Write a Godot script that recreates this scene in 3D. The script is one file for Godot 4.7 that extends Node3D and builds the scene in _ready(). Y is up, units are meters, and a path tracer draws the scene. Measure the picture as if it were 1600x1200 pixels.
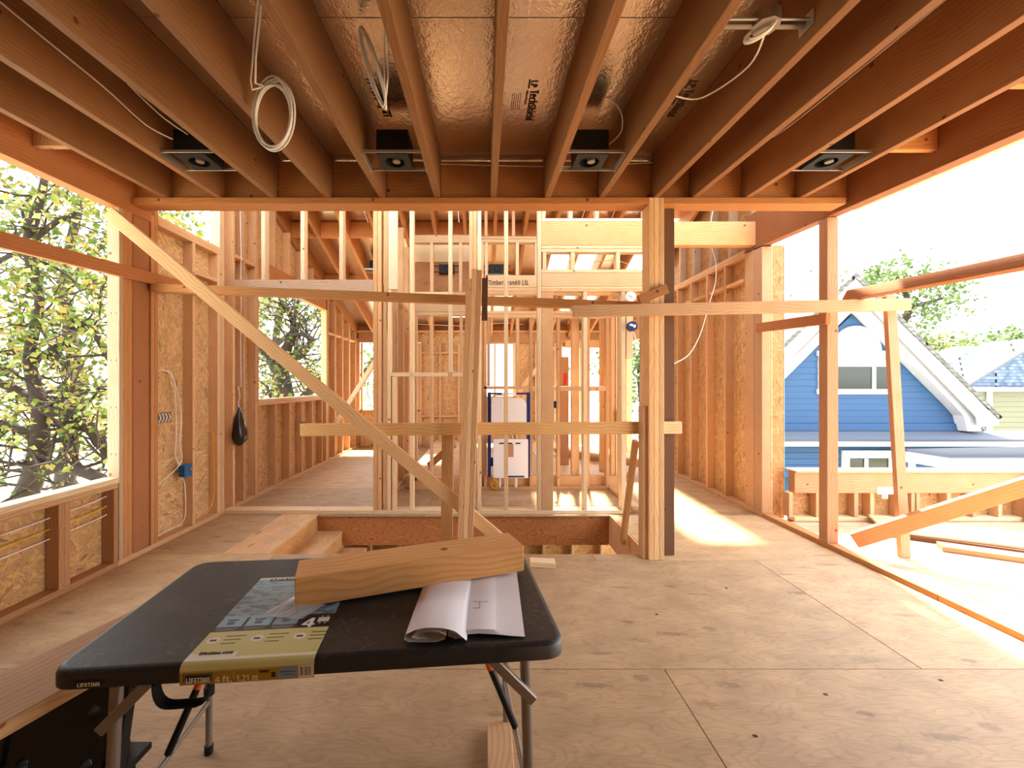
extends Node3D
# Upper storey of a timber house under construction, seen across the stair opening.
# Camera: a photo pixel (1600x1200) is a direction; X()/Y()/at() place it at a known depth D in front of the lens.
const F := 670.0
const CX := 757.0
const EYE := 1.316

var rng := RandomNumberGenerator.new()
var M := {}
var used := {}
var ceiling_front: Node3D

func X(px: float, D: float) -> float: return (px - CX) / F * D
func Y(py: float, D: float) -> float: return EYE - (py - 600.0) / F * D
func at(px: float, py: float, D: float) -> Vector3: return Vector3(X(px, D), Y(py, D), -D)
func V(x: float, y: float, d: float) -> Vector3: return Vector3(x, y, -d)
func S(r: float, g: float, b: float) -> Color: return Color(r / 255.0, g / 255.0, b / 255.0)

# wood tones (sRGB); lumber tints are per board
var FIR := S(238, 206, 166)
var PALE := S(244, 220, 184)
var ORANGE := S(228, 186, 142)
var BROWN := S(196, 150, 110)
var GREY := S(190, 164, 140)

func _ready() -> void:
	rng.seed = 4711
	setup_camera_and_light()
	make_materials()
	build_floor()
	build_ceiling()
	build_rear_roof()
	build_wall_left()
	build_wall_right()
	build_wall_stairwell()
	build_wall_bathroom()
	build_wall_back()
	build_shell()
	build_stairs()
	build_posts_and_rails()
	build_deck()
	build_services()
	build_table()
	build_table_things()
	build_plank_and_sawhorse()
	build_loose_things()
	build_blue_house()
	build_neighbours()
	build_trees()

# ------------------------------------------------------------------ camera, sky, sun
func setup_camera_and_light() -> void:
	var cam := Camera3D.new()
	cam.name = "camera"
	cam.near = 0.05
	cam.far = 400.0
	cam.projection = Camera3D.PROJECTION_FRUSTUM
	cam.size = 1200.0 / F * cam.near
	cam.frustum_offset = Vector2((800.0 - CX) / F * cam.near, 0.0)
	cam.position = Vector3(0, EYE, 0)
	add_child(cam)
	cam.current = true
	var env := Environment.new()
	env.background_mode = Environment.BG_SKY
	var sky := Sky.new()
	var sm := ProceduralSkyMaterial.new()
	sm.sky_top_color = S(236, 242, 252)
	sm.sky_horizon_color = S(252, 252, 250)
	sm.sky_curve = 0.25
	sm.ground_bottom_color = S(150, 146, 138)
	sm.ground_horizon_color = S(200, 198, 190)
	sky.sky_material = sm
	env.sky = sky
	env.background_energy_multiplier = 2.6
	env.tonemap_mode = Environment.TONE_MAPPER_LINEAR
	env.tonemap_exposure = 2.25
	env.sdfgi_enabled = true
	env.ssao_enabled = true
	env.ssil_enabled = true
	var we := WorldEnvironment.new()
	we.name = "environment"
	we.environment = env
	add_child(we)
	var sun := DirectionalLight3D.new()
	sun.name = "sun"
	sun.light_energy = 4.5
	sun.light_color = S(255, 240, 214)
	sun.light_angular_distance = 3.5
	sun.shadow_enabled = true
	add_child(sun)
	var el := deg_to_rad(57.0)
	var az := deg_to_rad(10.0)
	sun.look_at_from_position(Vector3.ZERO, Vector3(-sin(az) * cos(el), -sin(el), cos(az) * cos(el)))

# ------------------------------------------------------------------ node helpers
func numbered(called: String) -> String:
	if not used.has(called):
		used[called] = 0
		return called
	used[called] += 1
	return "%s_%03d" % [called, used[called]]

func thing(called: String, label: String, category: String, pos := Vector3.ZERO, group := "") -> Node3D:
	var o := Node3D.new()
	o.name = numbered(called)
	o.position = pos
	o.set_meta("label", label)
	o.set_meta("category", category)
	if group: o.set_meta("group", group)
	add_child(o)
	return o

func struct(called: String, label: String, category: String) -> Node3D:
	var o := thing(called, label, category)
	o.set_meta("kind", "structure")
	return o

func mi(parent: Node, called: String, mesh: Mesh, mat: Material, xf := Transform3D()) -> MeshInstance3D:
	var o := MeshInstance3D.new()
	o.name = numbered(called) if parent == self else called
	o.mesh = mesh
	o.material_override = null
	for i in mesh.get_surface_count():
		o.set_surface_override_material(i, mat)
	o.transform = xf
	parent.add_child(o, true)
	return o

func tag(o: Node, label: String, category: String, group := "") -> Node:
	o.set_meta("label", label)
	o.set_meta("category", category)
	if group: o.set_meta("group", group)
	return o

# ------------------------------------------------------------------ meshes
func tinted(c: Color, amount := 0.07) -> Color:
	var k := 1.0 + rng.randf_range(-amount, amount)
	var w := rng.randf_range(-amount, amount) * 0.35
	return Color(clampf(c.r * k, 0, 1), clampf(c.g * (k - w * 0.4), 0, 1), clampf(c.b * (k - w), 0, 1)).srgb_to_linear()

# box with chamfered edges, grain along the axis "along"; size in metres; uv in (length, width)
func box_mesh(size: Vector3, along: int, col: Color, ch := 0.0022, su := 1.6, sv := 0.36) -> ArrayMesh:
	var h := size * 0.5
	ch = minf(ch, minf(h.x, minf(h.y, h.z)) * 0.4)
	var o1 := (along + 1) % 3
	var o2 := (along + 2) % 3
	var ou := rng.randf()
	var ov := rng.randf()
	var P := PackedVector3Array()
	var N := PackedVector3Array()
	var T := PackedVector2Array()
	var C := PackedColorArray()
	var q := func(pts: Array, n: Vector3, axis: int):
		var idx := [0, 1, 2, 0, 2, 3] if pts.size() == 4 else [0, 1, 2]
		var a: Vector3 = pts[0]
		var b: Vector3 = pts[1]
		var c: Vector3 = pts[2]
		if (b - a).cross(c - a).dot(n) > 0:
			idx = [0, 2, 1, 0, 3, 2] if pts.size() == 4 else [0, 2, 1]
		for i in idx:
			var p: Vector3 = pts[i]
			P.append(p)
			N.append(n)
			C.append(col)
			if axis == along:
				T.append(Vector2(ou + p[o1] * 0.15, ov + p[o2] / sv))
			elif axis == o1:
				T.append(Vector2(ou + p[along] / su, ov + p[o2] / sv))
			else:
				T.append(Vector2(ou + 0.37 + p[along] / su, ov + 0.5 + p[o1] / sv))
	for ax in 3:
		var b := (ax + 1) % 3
		var c := (ax + 2) % 3
		for s in [-1.0, 1.0]:
			var pts := []
			for k in [[-1, -1], [1, -1], [1, 1], [-1, 1]]:
				var p := Vector3()
				p[ax] = s * h[ax]
				p[b] = k[0] * (h[b] - ch)
				p[c] = k[1] * (h[c] - ch)
				pts.append(p)
			var n := Vector3()
			n[ax] = s
			q.call(pts, n, ax)
			for s2 in [-1.0, 1.0]:
				var e := []
				for k in [[0, -1], [0, 1], [1, 1], [1, -1]]:
					var p := Vector3()
					p[c] = k[1] * (h[c] - ch)
					p[ax] = s * (h[ax] if k[0] == 0 else h[ax] - ch)
					p[b] = s2 * (h[b] - ch if k[0] == 0 else h[b])
					e.append(p)
				var n2 := Vector3()
				n2[ax] = s
				n2[b] = s2
				q.call(e, n2.normalized(), ax if c == along else (b if ax == along else ax))
	var A := []
	A.resize(Mesh.ARRAY_MAX)
	A[Mesh.ARRAY_VERTEX] = P
	A[Mesh.ARRAY_NORMAL] = N
	A[Mesh.ARRAY_TEX_UV] = T
	A[Mesh.ARRAY_COLOR] = C
	var m := ArrayMesh.new()
	m.add_surface_from_arrays(Mesh.PRIMITIVE_TRIANGLES, A)
	return m

# axis aligned piece between x0..x1, y0..y1 and depths d0..d1
func bx(parent: Node, called: String, x0: float, x1: float, y0: float, y1: float, d0: float, d1: float, col: Color, mat := "wood", var_ := 0.07, along := -1) -> MeshInstance3D:
	var size := Vector3(absf(x1 - x0), absf(y1 - y0), absf(d1 - d0))
	if along < 0:
		along = 0
		if size.y > size[along]: along = 1
		if size.z > size[along]: along = 2
	var big: bool = mat in ["osb", "ply", "plybold", "foil"]
	var m := box_mesh(size, along, tinted(col, var_), 0.0016 if big else 0.0024, 1.2 if mat == "osb" else (2.44 if big else 1.6), 1.2 if big else 0.36)
	return mi(parent, called, m, M[mat], Transform3D(Basis(), V((x0 + x1) * 0.5, (y0 + y1) * 0.5, (d0 + d1) * 0.5)))

# lumber from p to q: w along the direction wdir, t across it
func lum(parent: Node, called: String, p: Vector3, q: Vector3, w: float, t: float, wdir: Vector3, col: Color, mat := "wood") -> MeshInstance3D:
	var ax := (q - p).normalized()
	var wy := (wdir - ax * wdir.dot(ax)).normalized()
	var tz := ax.cross(wy)
	var m := box_mesh(Vector3(p.distance_to(q), w, t), 0, tinted(col), 0.0024)
	return mi(parent, called, m, M[mat], Transform3D(Basis(ax, wy, tz), (p + q) * 0.5))

func board(called: String, label: String, category: String, p: Vector3, q: Vector3, w: float, t: float, wdir: Vector3, col: Color, group := "") -> Node:
	return tag(lum(self, called, p, q, w, t, wdir, col), label, category, group)

# smooth tube through points
func tube_into(st: SurfaceTool, pts: Array, r, sides := 6, col := Color.WHITE, flat := 1.0, flat_dir := Vector3.UP) -> void:
	var n := pts.size()
	var rings := []
	var prev := Vector3()
	for i in n:
		var d: Vector3 = (pts[mini(i + 1, n - 1)] - pts[maxi(i - 1, 0)]).normalized()
		var u: Vector3
		if i == 0:
			u = flat_dir if flat != 1.0 else (Vector3.UP if absf(d.y) < 0.9 else Vector3.RIGHT)
		else:
			u = prev
		u = (u - d * u.dot(d)).normalized()
		prev = u
		var w := d.cross(u)
		var rr: float = r[i] if r is Array else r
		var ring := []
		for k in sides:
			var a := TAU * k / sides
			ring.append([pts[i] + u * cos(a) * rr * flat + w * sin(a) * rr, (u * cos(a) / flat + w * sin(a)).normalized()])
		rings.append(ring)
	for i in n - 1:
		for k in sides:
			var k2 := (k + 1) % sides
			for v in [[i, k], [i + 1, k], [i + 1, k2], [i, k], [i + 1, k2], [i, k2]]:
				var pv = rings[v[0]][v[1]]
				st.set_color(col)
				st.set_normal(pv[1])
				st.set_uv(Vector2(v[0] * 0.1, float(v[1]) / sides))
				st.add_vertex(pv[0])
	for e in [0, n - 1]:
		for k in range(1, sides - 1):
			var dn: Vector3 = (pts[0] - pts[1]).normalized() if e == 0 else (pts[n - 1] - pts[n - 2]).normalized()
			for kk in ([0, k, k + 1] if e == 0 else [0, k + 1, k]):
				st.set_color(col)
				st.set_normal(dn)
				st.set_uv(Vector2.ZERO)
				st.add_vertex(rings[e][kk][0])

func smooth(pts: Array, per := 6) -> Array:
	var out := []
	for i in pts.size() - 1:
		var a: Vector3 = pts[maxi(i - 1, 0)]
		var b: Vector3 = pts[i]
		var c: Vector3 = pts[i + 1]
		var d: Vector3 = pts[mini(i + 2, pts.size() - 1)]
		for k in per:
			out.append(b.cubic_interpolate(c, a, d, float(k) / per))
	out.append(pts[-1])
	return out

func st_new() -> SurfaceTool:
	var st := SurfaceTool.new()
	st.begin(Mesh.PRIMITIVE_TRIANGLES)
	return st

func tube(parent: Node, called: String, pts: Array, r, mat: String, sides := 8, flat := 1.0, flat_dir := Vector3.UP) -> MeshInstance3D:
	var st := st_new()
	tube_into(st, pts, r, sides, Color.WHITE, flat, flat_dir)
	return mi(parent, called, st.commit(), M[mat])

func cable(called: String, label: String, pts: Array, r := 0.0042, mat := "cable", group := "") -> Node:
	return tag(tube(self, called, smooth(pts), r, mat, 6), label, "cable", group)

# polygon (Vector2 list) extruded from z0 to z1 (local z), as one mesh with uv in metres
func prism_mesh(poly: PackedVector2Array, z0: float, z1: float, col := Color.WHITE, uvs := 1.0) -> ArrayMesh:
	var st := st_new()
	var tri := Geometry2D.triangulate_polygon(poly)
	var cw := Geometry2D.is_polygon_clockwise(poly)
	for side in 2:
		var z := z0 if side == 0 else z1
		var n := Vector3(0, 0, signf(z - (z0 + z1) * 0.5))
		for i in range(0, tri.size(), 3):
			var a := Vector3(poly[tri[i]].x, poly[tri[i]].y, z)
			var b := Vector3(poly[tri[i + 1]].x, poly[tri[i + 1]].y, z)
			var c := Vector3(poly[tri[i + 2]].x, poly[tri[i + 2]].y, z)
			if (b - a).cross(c - a).dot(n) > 0:
				var t := b
				b = c
				c = t
			for p in [a, b, c]:
				st.set_color(col)
				st.set_normal(n)
				st.set_uv(Vector2(p.x, p.y) * uvs)
				st.add_vertex(p)
	for i in poly.size():
		var p := poly[i]
		var q := poly[(i + 1) % poly.size()]
		var e := (q - p).normalized()
		var n2 := Vector2(e.y, -e.x) * (-1.0 if cw else 1.0)
		var n3 := Vector3(n2.x, n2.y, 0)
		var quad := [Vector3(p.x, p.y, z0), Vector3(q.x, q.y, z0), Vector3(q.x, q.y, z1), Vector3(p.x, p.y, z1)]
		var idx := [0, 1, 2, 0, 2, 3]
		if (quad[1] - quad[0]).cross(quad[2] - quad[0]).dot(n3) > 0:
			idx = [0, 2, 1, 0, 3, 2]
		for k in idx:
			st.set_color(col)
			st.set_normal(n3)
			st.set_uv(Vector2(quad[k].x + quad[k].z, quad[k].y) * uvs)
			st.add_vertex(quad[k])
	return st.commit()

# polygon given in photo pixels at depth D, extruded to depth D2
func prism_px(parent: Node, called: String, px: Array, D: float, D2: float, mat: String, col := Color.WHITE) -> MeshInstance3D:
	var poly := PackedVector2Array()
	for p in px:
		poly.append(Vector2(X(p[0], D), Y(p[1], D)))
	return mi(parent, called, prism_mesh(poly, -D, -D2, col.srgb_to_linear()), M[mat])

func text(parent: Node, words: String, height: float, xf: Transform3D, mat: String, called := "lettering", width := 0.0) -> MeshInstance3D:
	var t := TextMesh.new()
	var f := SystemFont.new()
	f.font_names = PackedStringArray(["Droid Sans"])
	f.font_weight = 700
	t.font = f
	t.text = words
	t.font_size = 48
	t.pixel_size = height / 36.0
	t.depth = 0.0006
	t.curve_step = 2.0
	t.horizontal_alignment = HORIZONTAL_ALIGNMENT_LEFT
	if width > 0.0:
		var w := t.get_aabb().size.x
		if w > 0.0: xf.basis = xf.basis * Basis.from_scale(Vector3(width / w, 1, 1))
	return mi(parent, called, t, M[mat], xf)

# ------------------------------------------------------------------ materials
func mat(key: String, col: Color, rough := 0.7, metal := 0.0, spec := 0.4) -> StandardMaterial3D:
	var m := StandardMaterial3D.new()
	m.resource_name = key
	m.albedo_color = col
	m.roughness = rough
	m.metallic = metal
	m.metallic_specular = spec
	M[key] = m
	return m

func noise(sd: int, freq: float, oct := 3) -> FastNoiseLite:
	var n := FastNoiseLite.new()
	n.seed = sd
	n.noise_type = FastNoiseLite.TYPE_SIMPLEX_SMOOTH
	n.frequency = freq
	n.fractal_octaves = oct
	return n

func to_tex(im: Image) -> ImageTexture:
	return ImageTexture.create_from_image(im)

func wood_image(w: int, h: int, sd: int, rings: float, contrast: float) -> Image:
	var im := Image.create(w, h, false, Image.FORMAT_RGB8)
	var low := noise(sd, 1.0, 2)
	var fine := noise(sd + 1, 1.0, 2)
	var blot := noise(sd + 2, 1.0, 3)
	var r := RandomNumberGenerator.new()
	r.seed = sd
	var knots := []
	for i in 2:
		knots.append(Vector3(r.randf(), r.randf_range(0.1, 0.9), r.randf_range(0.010, 0.022)))
	for x in w:
		var u := float(x) / w
		var cu := cos(u * TAU) * 0.5
		var su := sin(u * TAU) * 0.5
		for y in h:
			var v := float(y) / h
			var push := 0.0
			var kn := 0.0
			for k in knots:
				var du: float = absf(u - k.x)
				du = minf(du, 1.0 - du) * 1.6
				var dv: float = (v - k.y) * 0.36
				var d := sqrt(du * du * 0.35 + dv * dv)
				push += exp(-d * d / 0.0012) * 0.55 * signf(dv)
				kn = maxf(kn, 1.0 - smoothstep(k.z * 0.45, k.z, sqrt(du * du + dv * dv)))
			var g := v * rings + low.get_noise_3d(cu * 1.3, su * 1.3, v * 1.6) * 1.5 + push
			var f := g - floorf(g)
			var late := smoothstep(0.35, 0.92, f) * (1.0 - smoothstep(0.93, 1.0, f))
			var fib := fine.get_noise_3d(cu * 9.0, su * 9.0, v * 85.0) * 0.5
			var bl := blot.get_noise_3d(cu * 2.5, su * 2.5, v * 2.0 + 9.0)
			var k2 := clampf(late * contrast + fib * 0.18 - bl * 0.14, -0.12, 1.0)
			var c := Color(0.95 - k2 * 0.16, 0.93 - k2 * 0.26, 0.90 - k2 * 0.34)
			c = c.lerp(Color(0.50, 0.30, 0.19), kn * 0.7)
			im.set_pixel(x, y, c)
	return im

func osb_image(n: int, sd: int) -> Image:
	var buf := PackedByteArray()
	buf.resize(n * n * 3)
	var r := RandomNumberGenerator.new()
	r.seed = sd
	for i in n * n:
		buf[i * 3] = 196
		buf[i * 3 + 1] = 150
		buf[i * 3 + 2] = 98
	for i in 4600:
		var cx := r.randf() * n
		var cy := r.randf() * n
		var a := r.randfn(0.0, 0.75)
		var L := int(r.randf_range(8, 26))
		var W := int(r.randf_range(1, 6))
		var k := r.randf_range(0.88, 1.07)
		if r.randf() < 0.03: k *= 0.74
		var cr := int(clampf(222 * k, 0, 255))
		var cg := int(clampf((180 + r.randf_range(-8, 8)) * k, 0, 255))
		var cb := int(clampf((128 + r.randf_range(-12, 14)) * k, 0, 255))
		var ca := cos(a)
		var sa := sin(a)
		for l in range(-L, L + 1):
			for w2 in range(-W, W + 1):
				var x := posmod(int(cx + ca * l - sa * w2), n)
				var y := posmod(int(cy + sa * l + ca * w2), n)
				var o := (y * n + x) * 3
				var ed := 0.93 if absi(w2) == W else 1.0
				buf[o] = int(cr * ed)
				buf[o + 1] = int(cg * ed)
				buf[o + 2] = int(cb * ed)
	return Image.create_from_data(n, n, false, Image.FORMAT_RGB8, buf)

# plywood face: rotary cut figure; stains = scuffs and dirt as seen on the site floor
func ply_image(w: int, h: int, sd: int, figure: float, stains: int) -> Image:
	var im := Image.create(w, h, false, Image.FORMAT_RGB8)
	var low := noise(sd, 1.0, 3)
	var fine := noise(sd + 5, 1.0, 2)
	var dirt := noise(sd + 9, 1.0, 4)
	var r := RandomNumberGenerator.new()
	r.seed = sd
	var st := []
	for i in stains:
		st.append([r.randf(), r.randf(), r.randf_range(0.008, 0.026), r.randf_range(0.003, 0.008), r.randf_range(0.12, 0.38), r.randf_range(-0.5, 0.5)])
	for x in w:
		var u := float(x) / w
		for y in h:
			var v := float(y) / h
			var g := low.get_noise_2d(u * 3.2, v * 5.5) * figure + v * 1.2
			var f := g - floorf(g)
			var line := smoothstep(0.55, 0.95, f) * (1.0 - smoothstep(0.95, 1.0, f))
			var fib := fine.get_noise_2d(u * 24.0, v * 190.0)
			var d := dirt.get_noise_2d(u * 7.0, v * 6.0)
			var c := Color(0.93, 0.90, 0.86)
			var k := line * (0.55 if stains == 0 else 0.15) + fib * 0.16
			c = Color(c.r - k * 0.30, c.g - k * 0.42, c.b - k * 0.50)
			if stains > 0:
				c = c * (1.0 + d * 0.09)
			for s in st:
				var du: float = u - s[0]
				var dv: float = (v - s[1]) * 0.5 + du * s[5] * 0.3
				var q: float = du * du / (s[2] * s[2]) + dv * dv / (s[3] * s[3])
				if q < 4.0:
					var a: float = clampf(1.25 - q * 0.5 + dirt.get_noise_2d(u * 60.0, v * 40.0) * 1.2, 0, 1) * s[4]
					c = c.lerp(Color(0.42, 0.40, 0.42), a)
			im.set_pixel(x, y, c)
	return im

func make_materials() -> void:
	var w := mat("wood", Color.WHITE, 0.62, 0.0, 0.35)
	w.vertex_color_use_as_albedo = true
	w.albedo_texture = to_tex(wood_image(768, 192, 11, 17.0, 0.34))
	var o := mat("osb", Color.WHITE, 0.6, 0.0, 0.4)
	o.vertex_color_use_as_albedo = true
	o.albedo_texture = to_tex(osb_image(640, 5))
	var p := mat("ply", Color.WHITE, 0.55, 0.0, 0.4)
	p.vertex_color_use_as_albedo = true
	p.albedo_texture = to_tex(ply_image(1024, 512, 21, 5.0, 14))
	var pb := mat("plybold", Color.WHITE, 0.55, 0.0, 0.4)
	pb.vertex_color_use_as_albedo = true
	pb.albedo_texture = to_tex(ply_image(768, 384, 33, 9.0, 0))
	var fo := mat("foil", Color.WHITE, 0.24, 0.92, 0.5)
	fo.vertex_color_use_as_albedo = true
	var fi := Image.create(512, 512, false, Image.FORMAT_L8)
	var n1 := noise(77, 0.035, 4)
	var n2 := noise(78, 0.16, 2)
	for x in 512:
		for y in 512:
			var k := n1.get_noise_2d(x, y * 1.4) * 0.5 + n2.get_noise_2d(x, y) * 0.28
			fi.set_pixel(x, y, Color(0.5 + k * 0.5, 0, 0))
	fo.heightmap_enabled = true
	fo.heightmap_texture = to_tex(fi)
	fo.heightmap_scale = 0.35
	# table plastic with dust and scuffs
	var ti := Image.create(1024, 512, false, Image.FORMAT_RGB8)
	var d1 := noise(91, 0.006, 4)
	var d2 := noise(92, 0.05, 3)
	var d3 := noise(93, 0.35, 2)
	for x in 1024:
		for y in 512:
			var a := clampf(d1.get_noise_2d(x, y) * 1.5 + 0.18, 0, 1) * clampf(d2.get_noise_2d(x, y * 1.3) + 0.45, 0, 1)
			var s := 1.0 if d3.get_noise_2d(x, y) > 0.52 and d1.get_noise_2d(x + 400, y) > 0.0 else 0.0
			var c := Color(0.125, 0.13, 0.135).lerp(Color(0.42, 0.41, 0.39), a * 0.5)
			ti.set_pixel(x, y, c.lerp(Color(0.62, 0.58, 0.50), s * 0.5))
	var tr := RandomNumberGenerator.new()
	tr.seed = 8
	for i in 70:
		var px := tr.randf() * 1000
		var py := tr.randf() * 500
		var a2 := tr.randf() * TAU
		for k in int(tr.randf_range(4, 26)):
			ti.set_pixel(clampi(int(px + cos(a2) * k), 0, 1023), clampi(int(py + sin(a2) * k), 0, 511), Color(0.5, 0.49, 0.46))
	var tt := mat("table_top", Color.WHITE, 0.5, 0.0, 0.5)
	tt.albedo_texture = to_tex(ti)
	mat("black_plastic", S(24, 24, 25), 0.45)
	mat("black_box", S(18, 18, 19), 0.5)
	mat("strap", S(20, 20, 21), 0.8)
	mat("steel_grey", S(150, 140, 130), 0.38, 0.65)
	mat("galvanised", S(190, 188, 182), 0.35, 0.8)
	mat("white_metal", S(238, 238, 236), 0.4)
	mat("orange_mark", S(236, 104, 52), 0.5)
	mat("cable", S(246, 242, 234), 0.45)
	mat("yellow_cable", S(226, 186, 40), 0.5)
	mat("blue_box", S(30, 96, 150), 0.45)
	mat("navy", S(28, 48, 110), 0.4)
	mat("white_plastic", S(236, 234, 236), 0.45)
	mat("carton", S(186, 142, 108), 0.8)
	mat("red_label", S(214, 58, 44), 0.6)
	mat("paper", S(242, 240, 244), 0.85)
	mat("ink", S(34, 32, 34), 0.8)
	mat("print_brown", S(74, 50, 38), 0.8)
	mat("print_white", S(240, 238, 226), 0.7)
	mat("print_pale", S(232, 220, 172), 0.7)
	var bag := mat("clear_bag", Color(0.95, 0.95, 0.97, 0.35), 0.2)
	bag.transparency = BaseMaterial3D.TRANSPARENCY_ALPHA
	mat("black_bag", S(16, 16, 18), 0.28, 0.0, 0.6)
	mat("blue_paint", S(44, 78, 118), 0.6).vertex_color_use_as_albedo = false
	mat("white_paint", S(206, 208, 212), 0.5)
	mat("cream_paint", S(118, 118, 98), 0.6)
	mat("grey_roof", S(92, 98, 110), 0.7)
	mat("drip_edge", S(70, 74, 88), 0.5)
	mat("window_glass", S(34, 42, 36), 0.08, 0.0, 0.5)
	mat("blind", S(150, 160, 158), 0.6)
	mat("wrap", S(150, 210, 210), 0.6)
	mat("cream_panel", S(240, 220, 178), 0.6)
	var sh := mat("shingle", S(126, 126, 124), 0.9)
	var si := Image.create(256, 256, false, Image.FORMAT_RGB8)
	var sr := RandomNumberGenerator.new()
	sr.seed = 3
	for row in 16:
		for c in 12:
			var k := sr.randf_range(0.72, 1.0)
			si.fill_rect(Rect2i(int(c * 21.33 + (row % 2) * 10), row * 16, 22, 16), Color(k, k, k * 0.99))
			si.fill_rect(Rect2i(int(c * 21.33 + (row % 2) * 10), row * 16 + 14, 22, 2), Color(0.5, 0.5, 0.5))
	sh.albedo_texture = to_tex(si)
	sh.uv1_scale = Vector3(0.5, 0.5, 1)
	var br := mat("shingle_blue", S(112, 130, 160), 0.9)
	br.albedo_texture = sh.albedo_texture
	br.uv1_scale = Vector3(0.5, 0.5, 1)
	var bark := mat("bark", S(60, 52, 46), 0.95)
	bark.vertex_color_use_as_albedo = false
	var lf := mat("leaf", Color.WHITE, 0.6, 0.0, 0.3)
	lf.vertex_color_use_as_albedo = true
	lf.backlight_enabled = true
	lf.backlight = S(84, 92, 34)
	lf.cull_mode = BaseMaterial3D.CULL_DISABLED
	var gi := Image.create(256, 256, false, Image.FORMAT_RGB8)
	var gn := noise(55, 0.02, 4)
	for x in 256:
		for y in 256:
			var k := gn.get_noise_2d(x, y)
			gi.set_pixel(x, y, Color(0.74, 0.73, 0.70).lerp(Color(0.5, 0.56, 0.36), clampf(k * 2.4, 0, 1)))
	var gm := mat("ground", Color.WHITE, 0.95)
	gm.albedo_texture = to_tex(gi)
	gm.uv1_triplanar = true
	gm.uv1_scale = Vector3(0.05, 0.05, 0.05)

# ------------------------------------------------------------------ floor
func build_floor() -> void:
	var f := struct("floor", "worn plywood sheet subfloor with scuffs and tight seams", "floor")
	var tone := S(198, 172, 138)
	var g := 0.0015
	# rows of 1.22 m sheets: [d0, d1, seams in x]
	var rows := [
		[-2.0, -0.46, [-2.73, -0.42, 2.02, 2.84]],
		[-0.46, 0.76, [-2.73, -1.61, 0.83, 2.84]],
		[0.76, 1.98, [-2.73, -1.61, 0.83, 2.84]],
		[1.98, 3.2, [-2.73, -0.42, 2.02, 2.84]],
		[3.2, 3.318, [-2.73, -1.61, 0.83, 2.84]],
		[3.318, 4.3, [-2.73, -2.03]], [3.318, 4.42, [1.275, 2.84]],
		[4.3, 5.4, [-2.73, -0.6, 1.6, 2.84]],
		[5.4, 6.62, [-2.73, -1.0]], [6.62, 7.84, [-2.73, -1.0]], [7.84, 9.1, [-2.73, -1.0]],
		[5.4, 6.62, [1.75, 2.84]], [6.62, 9.1, [1.75, 2.84]]]
	for r in rows:
		for i in r[2].size() - 1:
			var t: Color = tone * rng.randf_range(0.95, 1.05)
			bx(f, "plywood_sheet", r[2][i] + g, r[2][i + 1] - g, -0.018, 0.0, r[0] + g, r[1] - g, t, "ply", 0.04, 0)
	# raised floor of the bathroom
	for i in 3:
		bx(f, "plywood_sheet", -1.0 + i * 0.92, -0.085 + i * 0.92, 0.13, 0.148, 5.5, 9.1, S(222, 196, 160), "ply", 0.05, 2)
	bx(f, "curb_board", -1.0, 1.75, 0.0, 0.148, 5.43, 5.47, ORANGE)
	# joist boxes below the sheets
	for j in [[-2.73, 2.84, -2.0, 3.30], [-2.73, -2.04, 3.302, 4.338], [1.277, 2.84, 3.302, 4.36], [-2.73, 2.84, 4.362, 9.1]]:
		bx(f, "joist_deck", j[0], j[1], -0.30, -0.02, j[2], j[3], BROWN)
	# faces of the stair opening
	bx(f, "rim_plywood", -1.69, 1.257, -0.314, -0.001, 4.338, 4.36, S(214, 150, 96), "plybold", 0.03, 0)
	bx(f, "rim_board", 1.257, 1.275, -0.305, -0.001, 3.318, 4.337, ORANGE)
	bx(f, "rim_board", -1.69, 1.257, -0.305, -0.019, 3.302, 3.318, ORANGE)
	# scattered nail heads and knots of dirt on the sheets
	for p in [[1026, 960], [1135, 919], [1470, 1063], [1180, 1150], [1290, 1085]]:
		var D: float = F * EYE / (p[1] - 600.0)
		bx(f, "nail_head", X(p[0], D) - 0.008, X(p[0], D) + 0.008, 0.0, 0.0015, D - 0.006, D + 0.006, S(60, 50, 45))

# ------------------------------------------------------------------ front ceiling
const SL := 0.037
func yb(D: float) -> float: return 2.71 + SL * (D - 3.2)

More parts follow.
